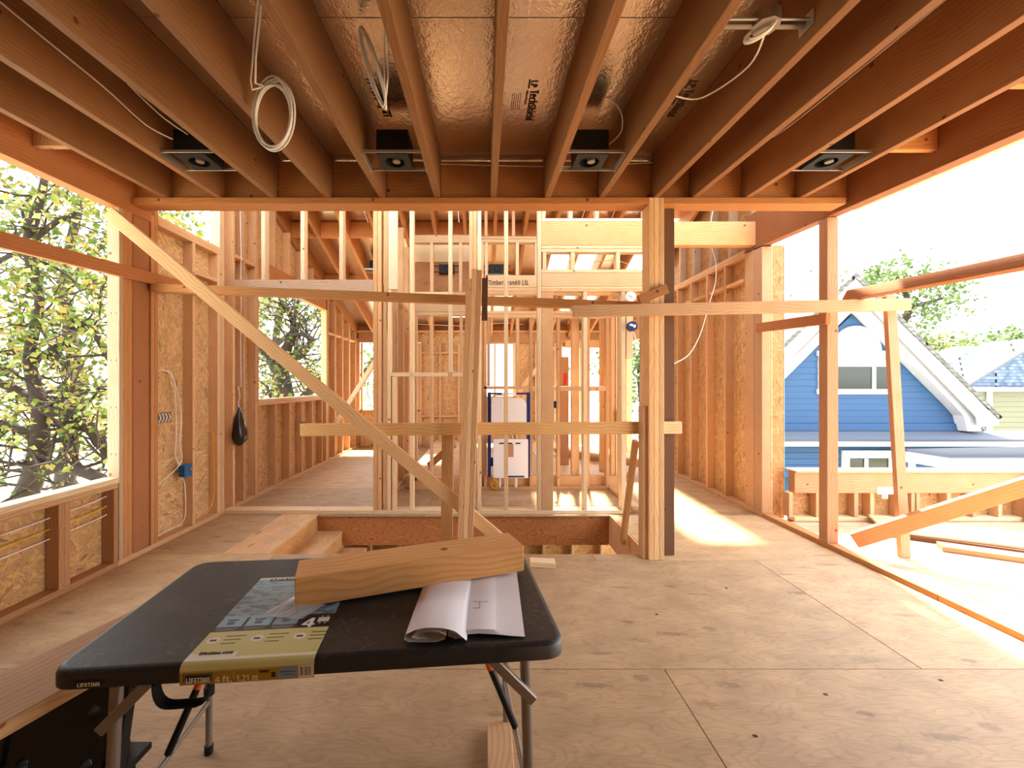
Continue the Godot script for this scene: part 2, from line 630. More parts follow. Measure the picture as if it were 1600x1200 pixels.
func build_ceiling() -> void:
	var c := struct("ceiling", "open joists under foil faced roof sheathing", "ceiling")
	ceiling_front = c
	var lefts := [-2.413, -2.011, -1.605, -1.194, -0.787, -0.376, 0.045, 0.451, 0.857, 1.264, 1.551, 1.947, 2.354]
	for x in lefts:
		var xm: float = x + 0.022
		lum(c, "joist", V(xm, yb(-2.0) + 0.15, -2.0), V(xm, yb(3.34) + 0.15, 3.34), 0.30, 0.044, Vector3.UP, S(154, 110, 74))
	# blocking over the header plate
	var edges := [-2.73] + lefts + [2.75]
	for i in edges.size() - 1:
		var x0: float = edges[i] + (0.0445 if i > 0 else 0.0)
		bx(c, "blocking", x0 + 0.0005, edges[i + 1] - 0.0005, 2.713, 3.005, 3.25, 3.29, S(192, 136, 88))
	for D in [2.0, 2.6]:
		bx(c, "blocking", 2.399, 2.749, yb(D) + 0.05, yb(D) + 0.298, D, D + 0.038, S(220, 160, 100))
	bx(c, "blocking", -2.639, -2.414, yb(2.5) + 0.02, yb(2.5) + 0.298, 2.5, 2.538, BROWN)
	bx(c, "blocking", -2.639, -2.414, yb(1.3) + 0.02, yb(1.3) + 0.298, 1.3, 1.338, BROWN)
	# header plate carried by the post
	bx(c, "header_plate", -2.639, 1.226, 2.662, 2.709, 3.2, 3.34, S(196, 134, 82))
	bx(c, "header_plate", 1.343, 2.70, 2.662, 2.709, 3.2, 3.34, S(206, 146, 92))
	# edge beams
	lum(c, "edge_beam", V(-2.685, 2.745 + 0.02 * (-5.2), -2.0), V(-2.685, 2.745 + 0.004, 3.395), 0.30, 0.089, Vector3.UP, S(190, 130, 84))
	lum(c, "edge_beam", V(2.795, 2.835 - 0.04 * 5.2, -2.0), V(2.795, 2.835 + 0.04 * 1.33, 4.53), 0.37, 0.089, Vector3.UP, S(158, 106, 72))
	lum(c, "beam_strip", V(2.86, 2.685 - 0.04 * 5.2, -2.0), V(2.86, 2.685 + 0.04 * 0.1, 3.3), 0.07, 0.038, Vector3.UP, FIR)
	# foil faced sheets
	var rows := [[-2.1, -0.51], [-0.51, 0.71], [0.71, 1.93], [1.93, 3.15], [3.15, 3.36]]
	var xs := [[-2.74, -1.18, 1.25, 2.85], [-2.74, -0.35, 2.07, 2.85]]
	for i in rows.size():
		var d0: float = rows[i][0]
		var d1: float = rows[i][1]
		var sx: Array = xs[i % 2]
		for k in sx.size() - 1:
			var y0 := yb(d0) + 0.308
			var y1 := yb(d1) + 0.308
			var a := V((sx[k] + sx[k + 1]) * 0.5, y0, d0 + 0.002)
			var b := V((sx[k] + sx[k + 1]) * 0.5, y1, d1 - 0.002)
			var m := box_mesh(Vector3(a.distance_to(b), 0.012, sx[k + 1] - sx[k] - 0.004), 0, tinted(S(226, 210, 190), 0.02), 0.001, 1.2, 1.2)
			var ax := (b - a).normalized()
			mi(c, "foil_sheet", m, M["foil"], Transform3D(Basis(ax, ax.cross(Vector3.RIGHT).normalized() * -1.0 if ax.cross(Vector3.RIGHT).y < 0 else ax.cross(Vector3.RIGHT).normalized(), Vector3.RIGHT * (1.0 if ax.cross(Vector3.RIGHT).y < 0 else -1.0) * -1.0), (a + b) * 0.5))
	var ra := V(0.055, yb(-2.1) + 0.322, -2.1)
	var rb := V(0.055, yb(3.36) + 0.322, 3.36)
	lum(c, "added_light_seal", ra, rb, 0.012, 5.60, Vector3.UP, S(90, 88, 86))  # unseen layer added over the sheets to block sky light at the seams
	# print on the foil: reads along the depth, seen from below
	for s in [[832, 124, 190, 1.0], [1067, 124, 184, 1.0], [592, 184, 122, -1.0]]:
		var yy := 3.005
		var D0: float = F * (yy - EYE - 0.02) / (600.0 - s[1])
		var D1: float = F * (yy - EYE - 0.02) / (600.0 - s[2])
		var px_mid: float = s[0]
		var x: float = X(px_mid, (D0 + D1) * 0.5)
		var dirv := V(0, SL, 1.0).normalized() * float(s[3])
		var up := Vector3(s[3], 0, 0)
		var nrm := dirv.cross(up)
		var b := Basis(dirv, up, nrm)
		var L := absf(D1 - D0)
		var p0 := V(x, yb(D0) + 0.300, D0)
		text(c, "LP", 0.040, Transform3D(b, p0 + up * -0.008), "print_brown")
		text(c, "TechShield", 0.052, Transform3D(b, p0 + dirv * 0.085), "print_brown", "lettering", L - 0.085)
		text(c, "Radiant Barrier", 0.014, Transform3D(b, p0 + dirv * 0.085 - up * 0.04), "print_brown", "lettering", 0.13)
		var bar := box_mesh(Vector3(0.07, 0.010, 0.0006), 0, S(74, 50, 38).srgb_to_linear(), 0.0)
		mi(c, "printed_bar", bar, M["print_brown"], Transform3D(b, p0 + dirv * 0.03 - up * 0.035))
		if s[0] == 832:
			for k in 5:
				var ln := box_mesh(Vector3(0.16 - 0.012 * (k % 3), 0.003, 0.0006), 0, Color.WHITE, 0.0)
				mi(c, "printed_line", ln, M["print_brown"], Transform3D(b, p0 + dirv * 0.19 - up * (0.075 + k * 0.012)))

# ------------------------------------------------------------------ rear pitched roof
func yr(D: float) -> float: return 3.535 - 0.33 * (D - 5.33)

const OPEN_BAYS := [[-0.716, -0.355, 8.0, 8.7], [0.98, 1.342, 6.4, 7.2], [1.387, 1.748, 6.4, 7.2], [2.20, 2.68, 5.9, 7.6]]
func build_rear_roof() -> void:
	var c := struct("ceiling_rear", "pitched rafters under foil sheathing behind the stairwell", "ceiling")
	var a0 := 3.36
	var a1 := 9.35
	var n := Vector3(0, 1, -0.33).normalized()   # roof normal (falls away from the lens)
	for i in 14:
		var x := -2.70 + 0.4064 * i
		if i == 13: x = 2.70
		lum(c, "rafter", V(x, yr(a0) + 0.12, a0), V(x, yr(a1) + 0.12, a1), 0.235, 0.044, Vector3.UP, S(212, 148, 90))
	for D in [5.42, 5.94, 7.2]:
		for i in 13:
			var x0 := -2.70 + 0.4064 * i + 0.0225
			var x1 := -2.70 + 0.4064 * (i + 1) - 0.0225
			if i == 12: continue
			bx(c, "blocking", x0, x1, yr(D) + 0.012, yr(D) + 0.225, D, D + 0.038, S(214, 146, 86))
	# sheets, with bays that are still open to the sky: [x0, x1, d0, d1]
	var xc := [-2.80, -1.62, -0.716, -0.355, 0.98, 1.342, 1.387, 1.748, 2.20, 2.68, 2.90]
	var dc := [3.3, 4.5, 5.9, 6.4, 7.2, 7.6, 8.0, 8.7, 9.4]
	for i in dc.size() - 1:
		for k in xc.size() - 1:
			var xm: float = (xc[k] + xc[k + 1]) * 0.5
			var dm: float = (dc[i] + dc[i + 1]) * 0.5
			var open := false
			for h in OPEN_BAYS:
				open = open or (xm > h[0] and xm < h[1] and dm > h[2] and dm < h[3])
			if open: continue
			var a := V(xm, yr(dc[i]) + 0.25, dc[i] + 0.001)
			var b := V(xm, yr(dc[i + 1]) + 0.25, dc[i + 1] - 0.001)
			var ax := (b - a).normalized()
			var m := box_mesh(Vector3(a.distance_to(b), 0.012, xc[k + 1] - xc[k] - 0.002), 0, tinted(S(226, 210, 190), 0.02), 0.001, 1.2, 1.2)
			var up := (Vector3.UP - ax * ax.y).normalized()
			mi(c, "foil_sheet", m, M["foil"], Transform3D(Basis(ax, up, ax.cross(up)), (a + b) * 0.5))

# ------------------------------------------------------------------ left wall
func left_stud(w: Node3D, D: float, y0: float, y1: float, col := ORANGE, deep := 0.038, called := "stud") -> void:
	bx(w, called, -2.729, -2.64, y0, y1, D, D + deep - 0.0008, col)

func build_wall_left() -> void:
	var w := struct("wall_left", "framed left wall of studs and strand board with window openings", "wall")
	var x0 := -2.729
	var x1 := -2.64
	# bottom plates
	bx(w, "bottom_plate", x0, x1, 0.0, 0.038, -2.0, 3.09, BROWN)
	bx(w, "bottom_plate", x0, x1, 0.0, 0.038, 3.092, 9.1, ORANGE)
	# knee wall under the near window
	for d in [2.25, 2.66, 2.698]:
		left_stud(w, d, 0.038, 0.566, BROWN)
	left_stud(w, 3.055, 0.038, 0.566, BROWN)
	bx(w, "sill_board", x0, x1, 0.567, 0.604, 1.85, 3.092, ORANGE)
	bx(w, "sill_board", x0 - 0.012, x1 + 0.008, 0.6045, 0.643, 1.85, 3.092, PALE)
	bx(w, "strand_board", -2.745, -2.7295, -0.32, 0.60, 1.85, 3.092, S(228, 220, 206), "osb")
	# near the camera: solid wall
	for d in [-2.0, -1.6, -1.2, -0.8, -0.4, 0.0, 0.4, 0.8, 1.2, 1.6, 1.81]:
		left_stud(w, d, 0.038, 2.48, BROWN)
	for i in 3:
		bx(w, "strand_board", -2.745, -2.7295, -0.32, 2.62, -2.05 + i * 1.3, -0.752 + i * 1.3, Color.WHITE, "osb")
	# post cluster at the end of the near window
	left_stud(w, 3.10, 0.038, 2.595, S(214, 190, 162))
	for k in 6:
		for j in 2:
			bx(w, "nail", -2.70 + j * 0.034, -2.697 + j * 0.034, 0.80 + k * 0.34, 0.815 + k * 0.34, 3.0985, 3.1, S(70, 56, 46))
	left_stud(w, 3.138, 0.038, 2.595, S(206, 148, 98))
	left_stud(w, 3.176, 0.038, 2.595, S(206, 148, 98))
	bx(w, "corner_post", x0, x1 - 0.012, 0.038, 2.66, 3.24, 3.393, S(188, 132, 92))
	left_stud(w, 3.395, 0.038, 2.66, S(196, 146, 104))
	left_stud(w, 3.433, 0.038, 3.9, S(206, 146, 96))
	# bay between the post cluster and the stairwell wall
	left_stud(w, 3.88, 0.038, 2.60, ORANGE)
	left_stud(w, 4.242, 0.038, 2.60, ORANGE)
	bx(w, "clerestory_sill", x0, x1, 2.601, 2.638, 3.472, 4.279, ORANGE)
	bx(w, "clerestory_sill", x0, x1, 2.6385, 2.678, 3.472, 4.279, ORANGE)
	bx(w, "blocking", x0, x1, 2.32, 2.358, 3.92, 4.24, ORANGE)
	for s in [[0.02, 0.66], [0.663, 2.16], [2.163, 2.675]]:
		bx(w, "strand_board", -2.745, -2.7295, s[0], s[1], 3.36, 4.30, Color.WHITE, "osb", 0.04)
	# corner studs at the stairwell wall, taller than the front ceiling
	left_stud(w, 4.28, 0.038, 3.86, S(214, 190, 164))
	left_stud(w, 4.318, 0.038, 3.84, ORANGE)
	left_stud(w, 4.50, 0.038, 3.78, ORANGE)
	left_stud(w, 4.70, 0.038, 3.71, ORANGE)
	left_stud(w, 4.944, 0.038, 3.64, ORANGE)
	left_stud(w, 4.982, 0.038, 3.62, ORANGE)
	bx(w, "blocking", x0, x1, 2.66, 2.697, 4.74, 4.942, ORANGE)
	bx(w, "blocking", x0, x1, 2.66, 2.697, 4.54, 4.698, ORANGE)
	gable_board(w, -2.745, -2.7295, 0.02, 4.302, 5.02)
	# rear window
	for d in [5.41, 5.80, 6.20, 6.57, 6.96]:
		left_stud(w, d, 0.038, 1.06, ORANGE)
	bx(w, "sill_board", x0, x1, 1.061, 1.098, 5.02, 7.158, ORANGE)
	bx(w, "sill_board", x0 - 0.01, x1 + 0.006, 1.0985, 1.136, 5.02, 7.158, PALE)
	bx(w, "strand_board", -2.745, -2.7295, -0.3, 1.06, 5.022, 7.19, Color.WHITE, "osb", 0.04)
	bx(w, "window_header", x0, x1, 2.55, 2.79, 5.02, 7.198, S(208, 148, 94))
	for d in [5.40, 5.80, 6.20, 6.60]:
		left_stud(w, d, 2.79, yr(d + 0.04) - 0.002, ORANGE)
	for s in [[5.022, 5.8], [5.802, 6.6], [6.602, 7.198]]:
		gable_board(w, -2.745, -2.7295, 2.56, s[0], s[1])
	# studs behind the rear window
	for d in [7.16, 7.199, 7.56, 7.97, 8.37, 8.78, 9.06]:
		left_stud(w, d, 0.038, yr(d + 0.04) - 0.01, ORANGE)
	for d in [7.24, 7.60, 8.01, 8.41]:
		bx(w, "blocking", x0, x1, 2.16, 2.198, d, d + 0.318, ORANGE)
	gable_board(w, -2.745, -2.7295, 0.0, 7.20, 8.2)
	gable_board(w, -2.745, -2.7295, 0.0, 8.202, 9.1)

# ------------------------------------------------------------------ right wall
func right_stud(w: Node3D, D: float, y0: float, y1: float, col := ORANGE, deep := 0.038, called := "stud") -> void:
	bx(w, called, 2.75, 2.839, y0, y1, D, D + deep - 0.0008, col)

# strand board whose top follows the rear roof
func gable_board(w: Node3D, x0: float, x1: float, y0: float, d0: float, d1: float, col := Color.WHITE) -> void:
	var poly := PackedVector2Array([Vector2(d0, y0), Vector2(d1 - 0.001, y0), Vector2(d1 - 0.001, yr(d1) + 0.235), Vector2(d0, yr(d0) + 0.235)])
	var m := prism_mesh(poly, x0, x1, tinted(col, 0.04), 0.83)
	mi(w, "strand_board", m, M["osb"], Transform3D(Basis(Vector3(0, 0, -1), Vector3.UP, Vector3.RIGHT), Vector3.ZERO))

func build_wall_right() -> void:
	var w := struct("wall_right", "framed right wall of studs and strand board open to the deck", "wall")
	bx(w, "bottom_plate", 2.75, 2.839, 0.0, 0.038, -2.0, 2.6, S(206, 150, 100))
	bx(w, "bottom_plate", 2.75, 2.839, 0.0, 0.038, 2.603, 4.249, S(214, 158, 106))
	bx(w, "bottom_plate", 2.75, 2.839, 0.0, 0.038, 4.25, 6.9, ORANGE)
	bx(w, "bottom_plate", 2.75, 2.839, 0.0, 0.038, 8.3, 9.1, ORANGE)
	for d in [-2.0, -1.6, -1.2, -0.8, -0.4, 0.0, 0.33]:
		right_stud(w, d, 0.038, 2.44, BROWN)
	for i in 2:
		bx(w, "strand_board", 2.8395, 2.855, 0.0, 2.6, -2.05 + i * 1.2, -0.852 + i * 1.2, Color.WHITE, "osb", 0.04)
	right_stud(w, 3.44, 0.038, 2.655, S(196, 154, 122), 0.089)
	bx(w, "corner_post", 2.75, 2.839, 0.038, 2.68, 4.25, 4.374, S(204, 164, 130))
	bx(w, "corner_post", 2.75, 2.839, 0.038, 2.69, 4.378, 4.53, S(218, 174, 130))
	for d in [4.89, 5.29, 5.70, 6.10, 6.50, 6.86, 8.30, 8.70, 9.06]:
		right_stud(w, d, 0.038, 2.66 if d < 7 else 2.2, ORANGE)
	bx(w, "top_plate", 2.75, 2.839, 2.661, 2.698, 4.532, 6.9, ORANGE)
	bx(w, "top_plate", 2.75, 2.839, 2.6985, 2.736, 4.532, 6.9, FIR)
	for d in [4.56, 4.93, 5.33, 5.74, 6.14]:
		bx(w, "blocking", 2.75, 2.839, 2.40, 2.438, d, d + 0.325, ORANGE)
	for d in [4.40, 4.80, 5.20, 5.62, 6.02]:
		right_stud(w, d, 3.06 if d < 4.54 else 2.737, yr(d + 0.04) - 0.002, GREY)
	for s in [[4.25, 5.1, 0.0, 2.70], [5.102, 6.0, 0.0, 2.70], [6.002, 6.9, 0.0, 2.70]]:
		bx(w, "strand_board", 2.8395, 2.855, s[2], s[3], s[0], s[1], Color.WHITE, "osb", 0.04)
	gable_board(w, 2.8395, 2.855, 2.702, 4.25, 5.3, S(216, 204, 190))
	gable_board(w, 2.8395, 2.855, 2.702, 5.302, 6.9, S(216, 204, 190))
	gable_board(w, 2.8395, 2.855, 2.25, 6.902, 8.3)
	bx(w, "door_header", 2.75, 2.839, 2.12, 2.30, 6.9, 8.3, ORANGE)
	gable_board(w, 2.8395, 2.855, 0.0, 8.302, 9.1)
	# return of the outside sheathing beside the deck opening
	bx(w, "strand_board", 2.857, 2.985, -0.02, 2.70, 4.275, 4.29, S(214, 196, 184), "osb", 0.02, 1)
	bx(w, "house_wrap", 2.9855, 2.99, -0.02, 2.70, 4.272, 4.30, S(150, 210, 210), "wrap")

# ------------------------------------------------------------------ stairwell wall (front face at D 4.34)
func stud_px(w: Node3D, px0: float, px1: float, py0: float, py1: float, D: float, deep := 0.089, col := FIR, called := "stud") -> void:
	bx(w, called, X(px0, D), X(px1, D), Y(py1, D), Y(py0, D), D, D + deep, col)

func build_wall_stairwell() -> void:
	var w := struct("wall_stairwell", "tall open stud wall behind the stair opening", "wall")
	var D := 4.34
	bx(w, "bottom_plate", -2.638, -1.13, 0.0, 0.038, D, D + 0.14, PALE)
	bx(w, "bottom_plate", -1.128, 1.42, 0.0, 0.038, D, D + 0.14, PALE)
	# header and cripples over the wide doorway at the left
	bx(w, "header", -2.55, -1.125, Y(457, D), Y(437, D), D, D + 0.089, GREY)
	for p in [408, 469.5, 530]:
		stud_px(w, p, p + 5.9, 250, 437, D, 0.089, S(238, 208, 172), "cripple_stud")
	# stud groups
	for p in [583.5, 590, 600]:
		stud_px(w, p, p + 5.9, 240, 797, D, 0.089, S(226, 180, 132))
	stud_px(w, 606.5, 621, 250, 452, D, 0.038, PALE)
	stud_px(w, 604, 610.5, 453, 797, D, 0.089, PALE)
	stud_px(w, 612.5, 618.4, 588.5, 797, D, 0.089, FIR)
	stud_px(w, 640, 646, 240, 797, D, 0.089, PALE)
	stud_px(w, 700.5, 706.4, 240, 582, D, 0.089, PALE)
	stud_px(w, 733, 738.9, 240, 797, D, 0.089, S(224, 184, 140))
	stud_px(w, 739.2, 745.1, 240, 797, D, 0.089, S(214, 170, 124))
	stud_px(w, 746, 751.9, 240, 797, D, 0.089, PALE)
	stud_px(w, 788, 794, 240, 797, D, 0.089, FIR)
	stud_px(w, 840, 845.9, 240, 797, D, 0.089, PALE)
	stud_px(w, 846.2, 864.5, 455.5, 797, D, 0.038, ORANGE)
	stud_px(w, 911.5, 917.4, 455.5, 797, D, 0.089, PALE)
	stud_px(w, 971, 976.9, 455.5, 797, D, 0.089, PALE)
	stud_px(w, 979, 989, 455.5, 560, D, 0.038, PALE)
	bx(w, "blocking", X(610.8, D), X(700, D), Y(588.4, D), Y(582, D), D, D + 0.089, PALE)
	bx(w, "blocking", X(706.6, D), X(732.8, D), Y(588.4, D), Y(582, D), D, D + 0.089, PALE)
	bx(w, "blocking", X(646.2, D), X(700.2, D), Y(464, D), Y(456, D), D, D + 0.089, FIR)
	# beam stack between the tall stud and the right wall
	var xa := X(846.2, D)
	bx(w, "top_plate", xa, 1.62, Y(345.6, D), Y(341, D), D, D + 0.14, PALE)
	bx(w, "beam", xa, 2.748, Y(383, D), Y(346, D), D, D + 0.089, S(222, 172, 122))
	bx(w, "top_plate", xa, 1.64, Y(388.4, D), Y(383.4, D), D, D + 0.089, PALE)
	bx(w, "top_plate", xa, 1.64, Y(394, D), Y(388.8, D), D, D + 0.089, PALE)
	for p in [848, 892, 963, 1010]:
		stud_px(w, p, p + 5.9, 394.2, 420.8, D, 0.089, FIR, "cripple_stud")
	bx(w, "plate", xa, 1.64, Y(426, D), Y(421, D), D, D + 0.089, PALE)
	bx(w, "header", xa, 1.64, Y(447.4, D), Y(426.4, D), D, D + 0.089, FIR)
	bx(w, "plate", xa, 1.64, Y(451.2, D), Y(447.6, D), D, D + 0.089, FIR)
	bx(w, "plate", xa, 1.64, Y(455.2, D), Y(451.4, D), D, D + 0.089, ORANGE)
	for p in [846.6, 889, 930, 1006]:
		stud_px(w, p, p + 5.9, 235, 340.8, D, 0.089, S(236, 212, 184), "cripple_stud")
	# posts at the far end of the hall side
	bx(w, "stud", 1.60, 1.638, 0.038, 2.25, D, D + 0.089, FIR)

# ------------------------------------------------------------------ bathroom and closet partitions
func build_wall_bathroom() -> void:
	var w := struct("wall_bathroom", "open stud partition in front of the bathroom", "wall")
	var D := 5.34
	bx(w, "bottom_plate", X(748, D), X(955, D), 0.0, 0.038, D, D + 0.089, ORANGE)
	for p in [749, 756, 827.5, 870.5, 917, 947]:
		stud_px(w, p, p + 4.7, 496.5, 760.2, D, 0.089, ORANGE)
	stud_px(w, 761, 765.8, 496.5, 603.4, D, 0.089, ORANGE)
	stud_px(w, 806.5, 811.3, 496.5, 603.4, D, 0.089, FIR)
	bx(w, "blocking", X(754, D), X(827, D), Y(608, D), Y(603.6, D), D, D + 0.089, ORANGE)
	bx(w, "blocking", X(832.4, D), X(870, D), Y(611, D), Y(603.6, D), D, D + 0.089, FIR)
	bx(w, "blocking", X(875.4, D), X(916.8, D), Y(611, D), Y(603.6, D), D, D + 0.089, FIR)
	bx(w, "blocking", X(922, D), X(946.8, D), Y(611, D), Y(603.6, D), D, D + 0.089, FIR)
	bx(w, "top_plate", X(748, D), X(955, D), Y(490.6, D), Y(486, D), D, D + 0.089, FIR)
	bx(w, "top_plate", X(748, D), X(955, D), Y(496.2, D), Y(491, D), D, D + 0.089, FIR)
	bx(w, "plate", X(748, D), X(955, D), Y(460, D), Y(454.6, D), D, D + 0.089, FIR)
	bx(w, "plate", X(748, D), X(955, D), Y(454.4, D), Y(449.4, D), D, D + 0.089, FIR)
	var hd := bx(w, "printed_header", X(759, D), X(840, D), Y(449, D), Y(430, D), D, D + 0.089, PALE)
	text(hd, "TimberStrand® LSL", 0.062, Transform3D(Basis(), Vector3(-0.29, -0.02, 0.0455)), "ink", "lettering", 0.5)
	for p in [751, 757.5, 806, 836]:
		stud_px(w, p, p + 4.7, 379, 429.6 if p > 758 else 449, D, 0.089, PALE, "cripple_stud")
	bx(w, "plate", X(750, D), X(841, D), Y(373.4, D), Y(369, D), D, D + 0.089, FIR)
	bx(w, "plate", X(750, D), X(841, D), Y(378.6, D), Y(373.8, D), D, D + 0.089, FIR)
	for p in [757, 800]:
		stud_px(w, p, p + 4.7, 318, 368.6, D, 0.089, ORANGE, "cripple_stud")
	# second row of framing on the bathroom curb
	var E := 5.5
	for p in [[893.5, 905, 0.148], [752.5, 757, 0.148], [955, 961, 0.148], [962, 968, 0.148]]:
		bx(w, "stud", X(p[0], E), X(p[1], E), p[2], 2.4, E, E + 0.089, FIR)
	# beam and cripples over the closet
	bx(w, "beam", X(644, D), X(733, D), Y(379, D), Y(367, D), D, D + 0.089, FIR)
	for p in [672, 717]:
		stud_px(w, p, p + 4.7, 379.2, 455.6, D, 0.089, FIR, "cripple_stud")
	bx(w, "plate", X(644, D), X(746, D), Y(462, D), Y(456, D), D, D + 0.089, FIR)
	bx(w, "header", X(644, D), X(746, D), Y(487, D), Y(462.4, D), D, D + 0.089, FIR)
	bx(w, "plate", X(644, D), X(746, D), Y(493, D), Y(487.3, D), D, D + 0.089, PALE)
	for p in [646.5, 671.5, 718]:
		stud_px(w, p, p + 4.7, 493.4, 752, D, 0.089, FIR)
	bx(w, "bottom_plate", X(645, D), X(747, D), 0.0, 0.148, D, D + 0.089, ORANGE)
	# panels behind the closet framing
	bx(w, "pale_panel", -0.97, -0.19, Y(409, 5.8), Y(379, 5.8), 5.8, 5.815, S(240, 220, 178), "cream_panel")
	bx(w, "soffit_panel", -0.97, -0.10, Y(457, 5.8), Y(409.4, 5.8), 5.8, 5.815, S(196, 148, 104), "ply", 0.03)
	var c := struct("wall_closet", "short stud partition running back from the stairwell wall", "wall")
	bx(c, "bottom_plate", -1.165, -1.076, 0.0, 0.038, 4.482, 6.3, FIR)
	for d in [4.484, 4.89, 5.10, 5.30, 5.70, 6.10, 6.26]:
		bx(c, "stud", -1.165, -1.076, 0.038, yr(d + 0.04) - 0.002, d, d + 0.0375, FIR)
	for d in [4.53, 5.34, 5.74]:
		bx(c, "blocking", -1.165, -1.076, 2.34, 2.378, d, d + 0.355, ORANGE)
	bx(c, "strand_board", -1.181, -1.166, 0.04, 2.30, 4.9, 6.29, S(226, 196, 160), "osb", 0.03)
	for d in [4.95, 5.75]:
		bx(c, "stud", 1.545, 1.634, 0.038, 2.3, d, d + 0.0375, FIR)
	bx(c, "bottom_plate", 1.545, 1.634, 0.0, 0.038, 4.482, 5.8, FIR)

# ------------------------------------------------------------------ far wall
func build_wall_back() -> void:
	var w := struct("wall_back", "far stud wall with strand board and window openings", "wall")
	var D := 9.0
	var Bk := func(x0, x1, y0, y1): bx(w, "strand_board", x0, x1, y0, y1, D + 0.09, D + 0.105, Color.WHITE, "osb", 0.05)
	var B2 := func(called, x0, x1, y0, y1, col): bx(w, called, x0, x1, y0, y1, D, D + 0.089, col)
	# left room: window in the corner
	Bk.call(-2.73, -1.35, 0.0, 0.76)
	Bk.call(-2.73, -1.35, 2.20, 2.42)
	Bk.call(-1.348, -0.12, 0.0, 2.42)
	B2.call("header", -2.64, -1.35, 2.19, 2.40, BROWN)
	B2.call("sill_board", -2.64, -1.35, 0.74, 0.778, FIR)
	for x in [-2.60, -2.2, -1.8, -1.4, -1.36, -0.95, -0.56, -0.16]:
		if x > -1.45 or x < -2.5:
			B2.call("stud", x, x + 0.038, 0.038, 2.18, ORANGE)
		else:
			B2.call("stud", x, x + 0.038, 0.038, 0.738, ORANGE)
	for y in [0.62, 1.95]:
		for x in [-1.322, -0.912, -0.522]:
			B2.call("blocking", x, x + 0.361 if x > -1.0 else x + 0.371, y, y + 0.038, ORANGE)
	# bathroom: window, then braced panel
	Bk.call(-0.118, 0.60, 0.0, 1.02)
	Bk.call(-0.118, 0.60, 2.16, 2.42)
	B2.call("header", -0.12, 1.7, 2.18, 2.40, BROWN)
	B2.call("sill_board", -0.12, 0.60, 1.02, 1.058, FIR)
	for x in [0.20, 0.42, 0.62]:
		B2.call("stud", x, x + 0.038, 1.06, 2.178, PALE)
	Bk.call(0.602, 1.60, 0.0, 2.42)
	for x in [0.66, 1.06, 1.46, 1.60]:
		B2.call("stud", x, x + 0.038, 0.15, 2.178, FIR)
	lum(w, "diagonal_brace", V(0.72, 1.15, D - 0.02), V(1.45, 2.1, D - 0.02), 0.09, 0.02, Vector3(1, -1, 0), FIR)
	# opening at the right
	Bk.call(1.602, 2.84, 2.10, 2.42)
	B2.call("header", 1.70, 2.75, 2.08, 2.24, ORANGE)
	B2.call("stud", 2.00, 2.038, 0.05, 2.078, FIR)
	B2.call("stud", 2.66, 2.698, 0.05, 2.078, FIR)
	Bk.call(2.60, 2.84, 0.0, 2.098)
	for s in [[-2.73, -0.3], [-0.298, 2.84]]:
		bx(w, "eave_board", s[0], s[1], 2.30, 2.60, D + 0.106, D + 0.125, BROWN)
	for s in [[-2.73, -0.5], [-0.498, 2.84]]:
		bx(w, "top_plate", s[0], s[1], 2.401, 2.44, D, D + 0.089, FIR)

# ------------------------------------------------------------------ the rest of the shell: wall behind the camera, lower storey, ground
func build_shell() -> void:
	var w := struct("wall_front", "strand board wall closing the room behind the table", "wall")
	bx(w, "strand_board", -2.745, -1.3, 0.0, 2.85, -2.12, -2.105, Color.WHITE, "osb")
	bx(w, "strand_board", 1.3, 2.855, 0.0, 2.85, -2.12, -2.105, Color.WHITE, "osb")
	bx(w, "strand_board", -1.298, 1.298, 0.0, 1.45, -2.12, -2.105, Color.WHITE, "osb")
	bx(w, "strand_board", -1.298, 1.298, 1.452, 2.85, -2.12, -2.105, Color.WHITE, "osb")
	for x in [-2.6, -2.2, -1.8, -1.34, 1.30, 1.8, 2.2, 2.6]:
		bx(w, "stud", x, x + 0.038, 0.0, 2.5, -2.104, -2.015, FIR)
	var l := struct("wall_lower", "lower storey walls of strand board under the floor", "wall")
	bx(l, "strand_board", -2.745, -2.73, -3.2, -0.32, -2.1, 9.1, Color.WHITE, "osb")
	bx(l, "strand_board", 2.84, 2.855, -3.2, -0.305, -2.1, 4.35, Color.WHITE, "osb")
	bx(l, "strand_board", -2.728, 2.838, -3.2, -1.9, 9.0, 9.015, Color.WHITE, "osb")
	bx(l, "strand_board", -2.728, 2.838, -3.2, -0.31, -2.1, -2.085, Color.WHITE, "osb")
	bx(l, "strand_board", -2.728, 2.0, -3.0, -0.31, 6.0, 6.015, Color.WHITE, "osb")
	for i in 13:
		var x := -2.4 + i * 0.4
		if x > 1.6: continue
		bx(l, "stud", x, x + 0.038, -3.0, -0.31, 5.905, 5.995, PALE)
	bx(l, "lower_floor", -2.728, 2.838, -3.06, -3.0, -2.08, 8.99, S(170, 166, 160), "ply")
	var g := struct("ground", "pale street and garden ground around the house", "ground")
	var pm := PlaneMesh.new()
	pm.size = Vector2(160, 160)
	mi(g, "soil", pm, M["ground"], Transform3D(Basis(), Vector3(0, -3.25, -30)))

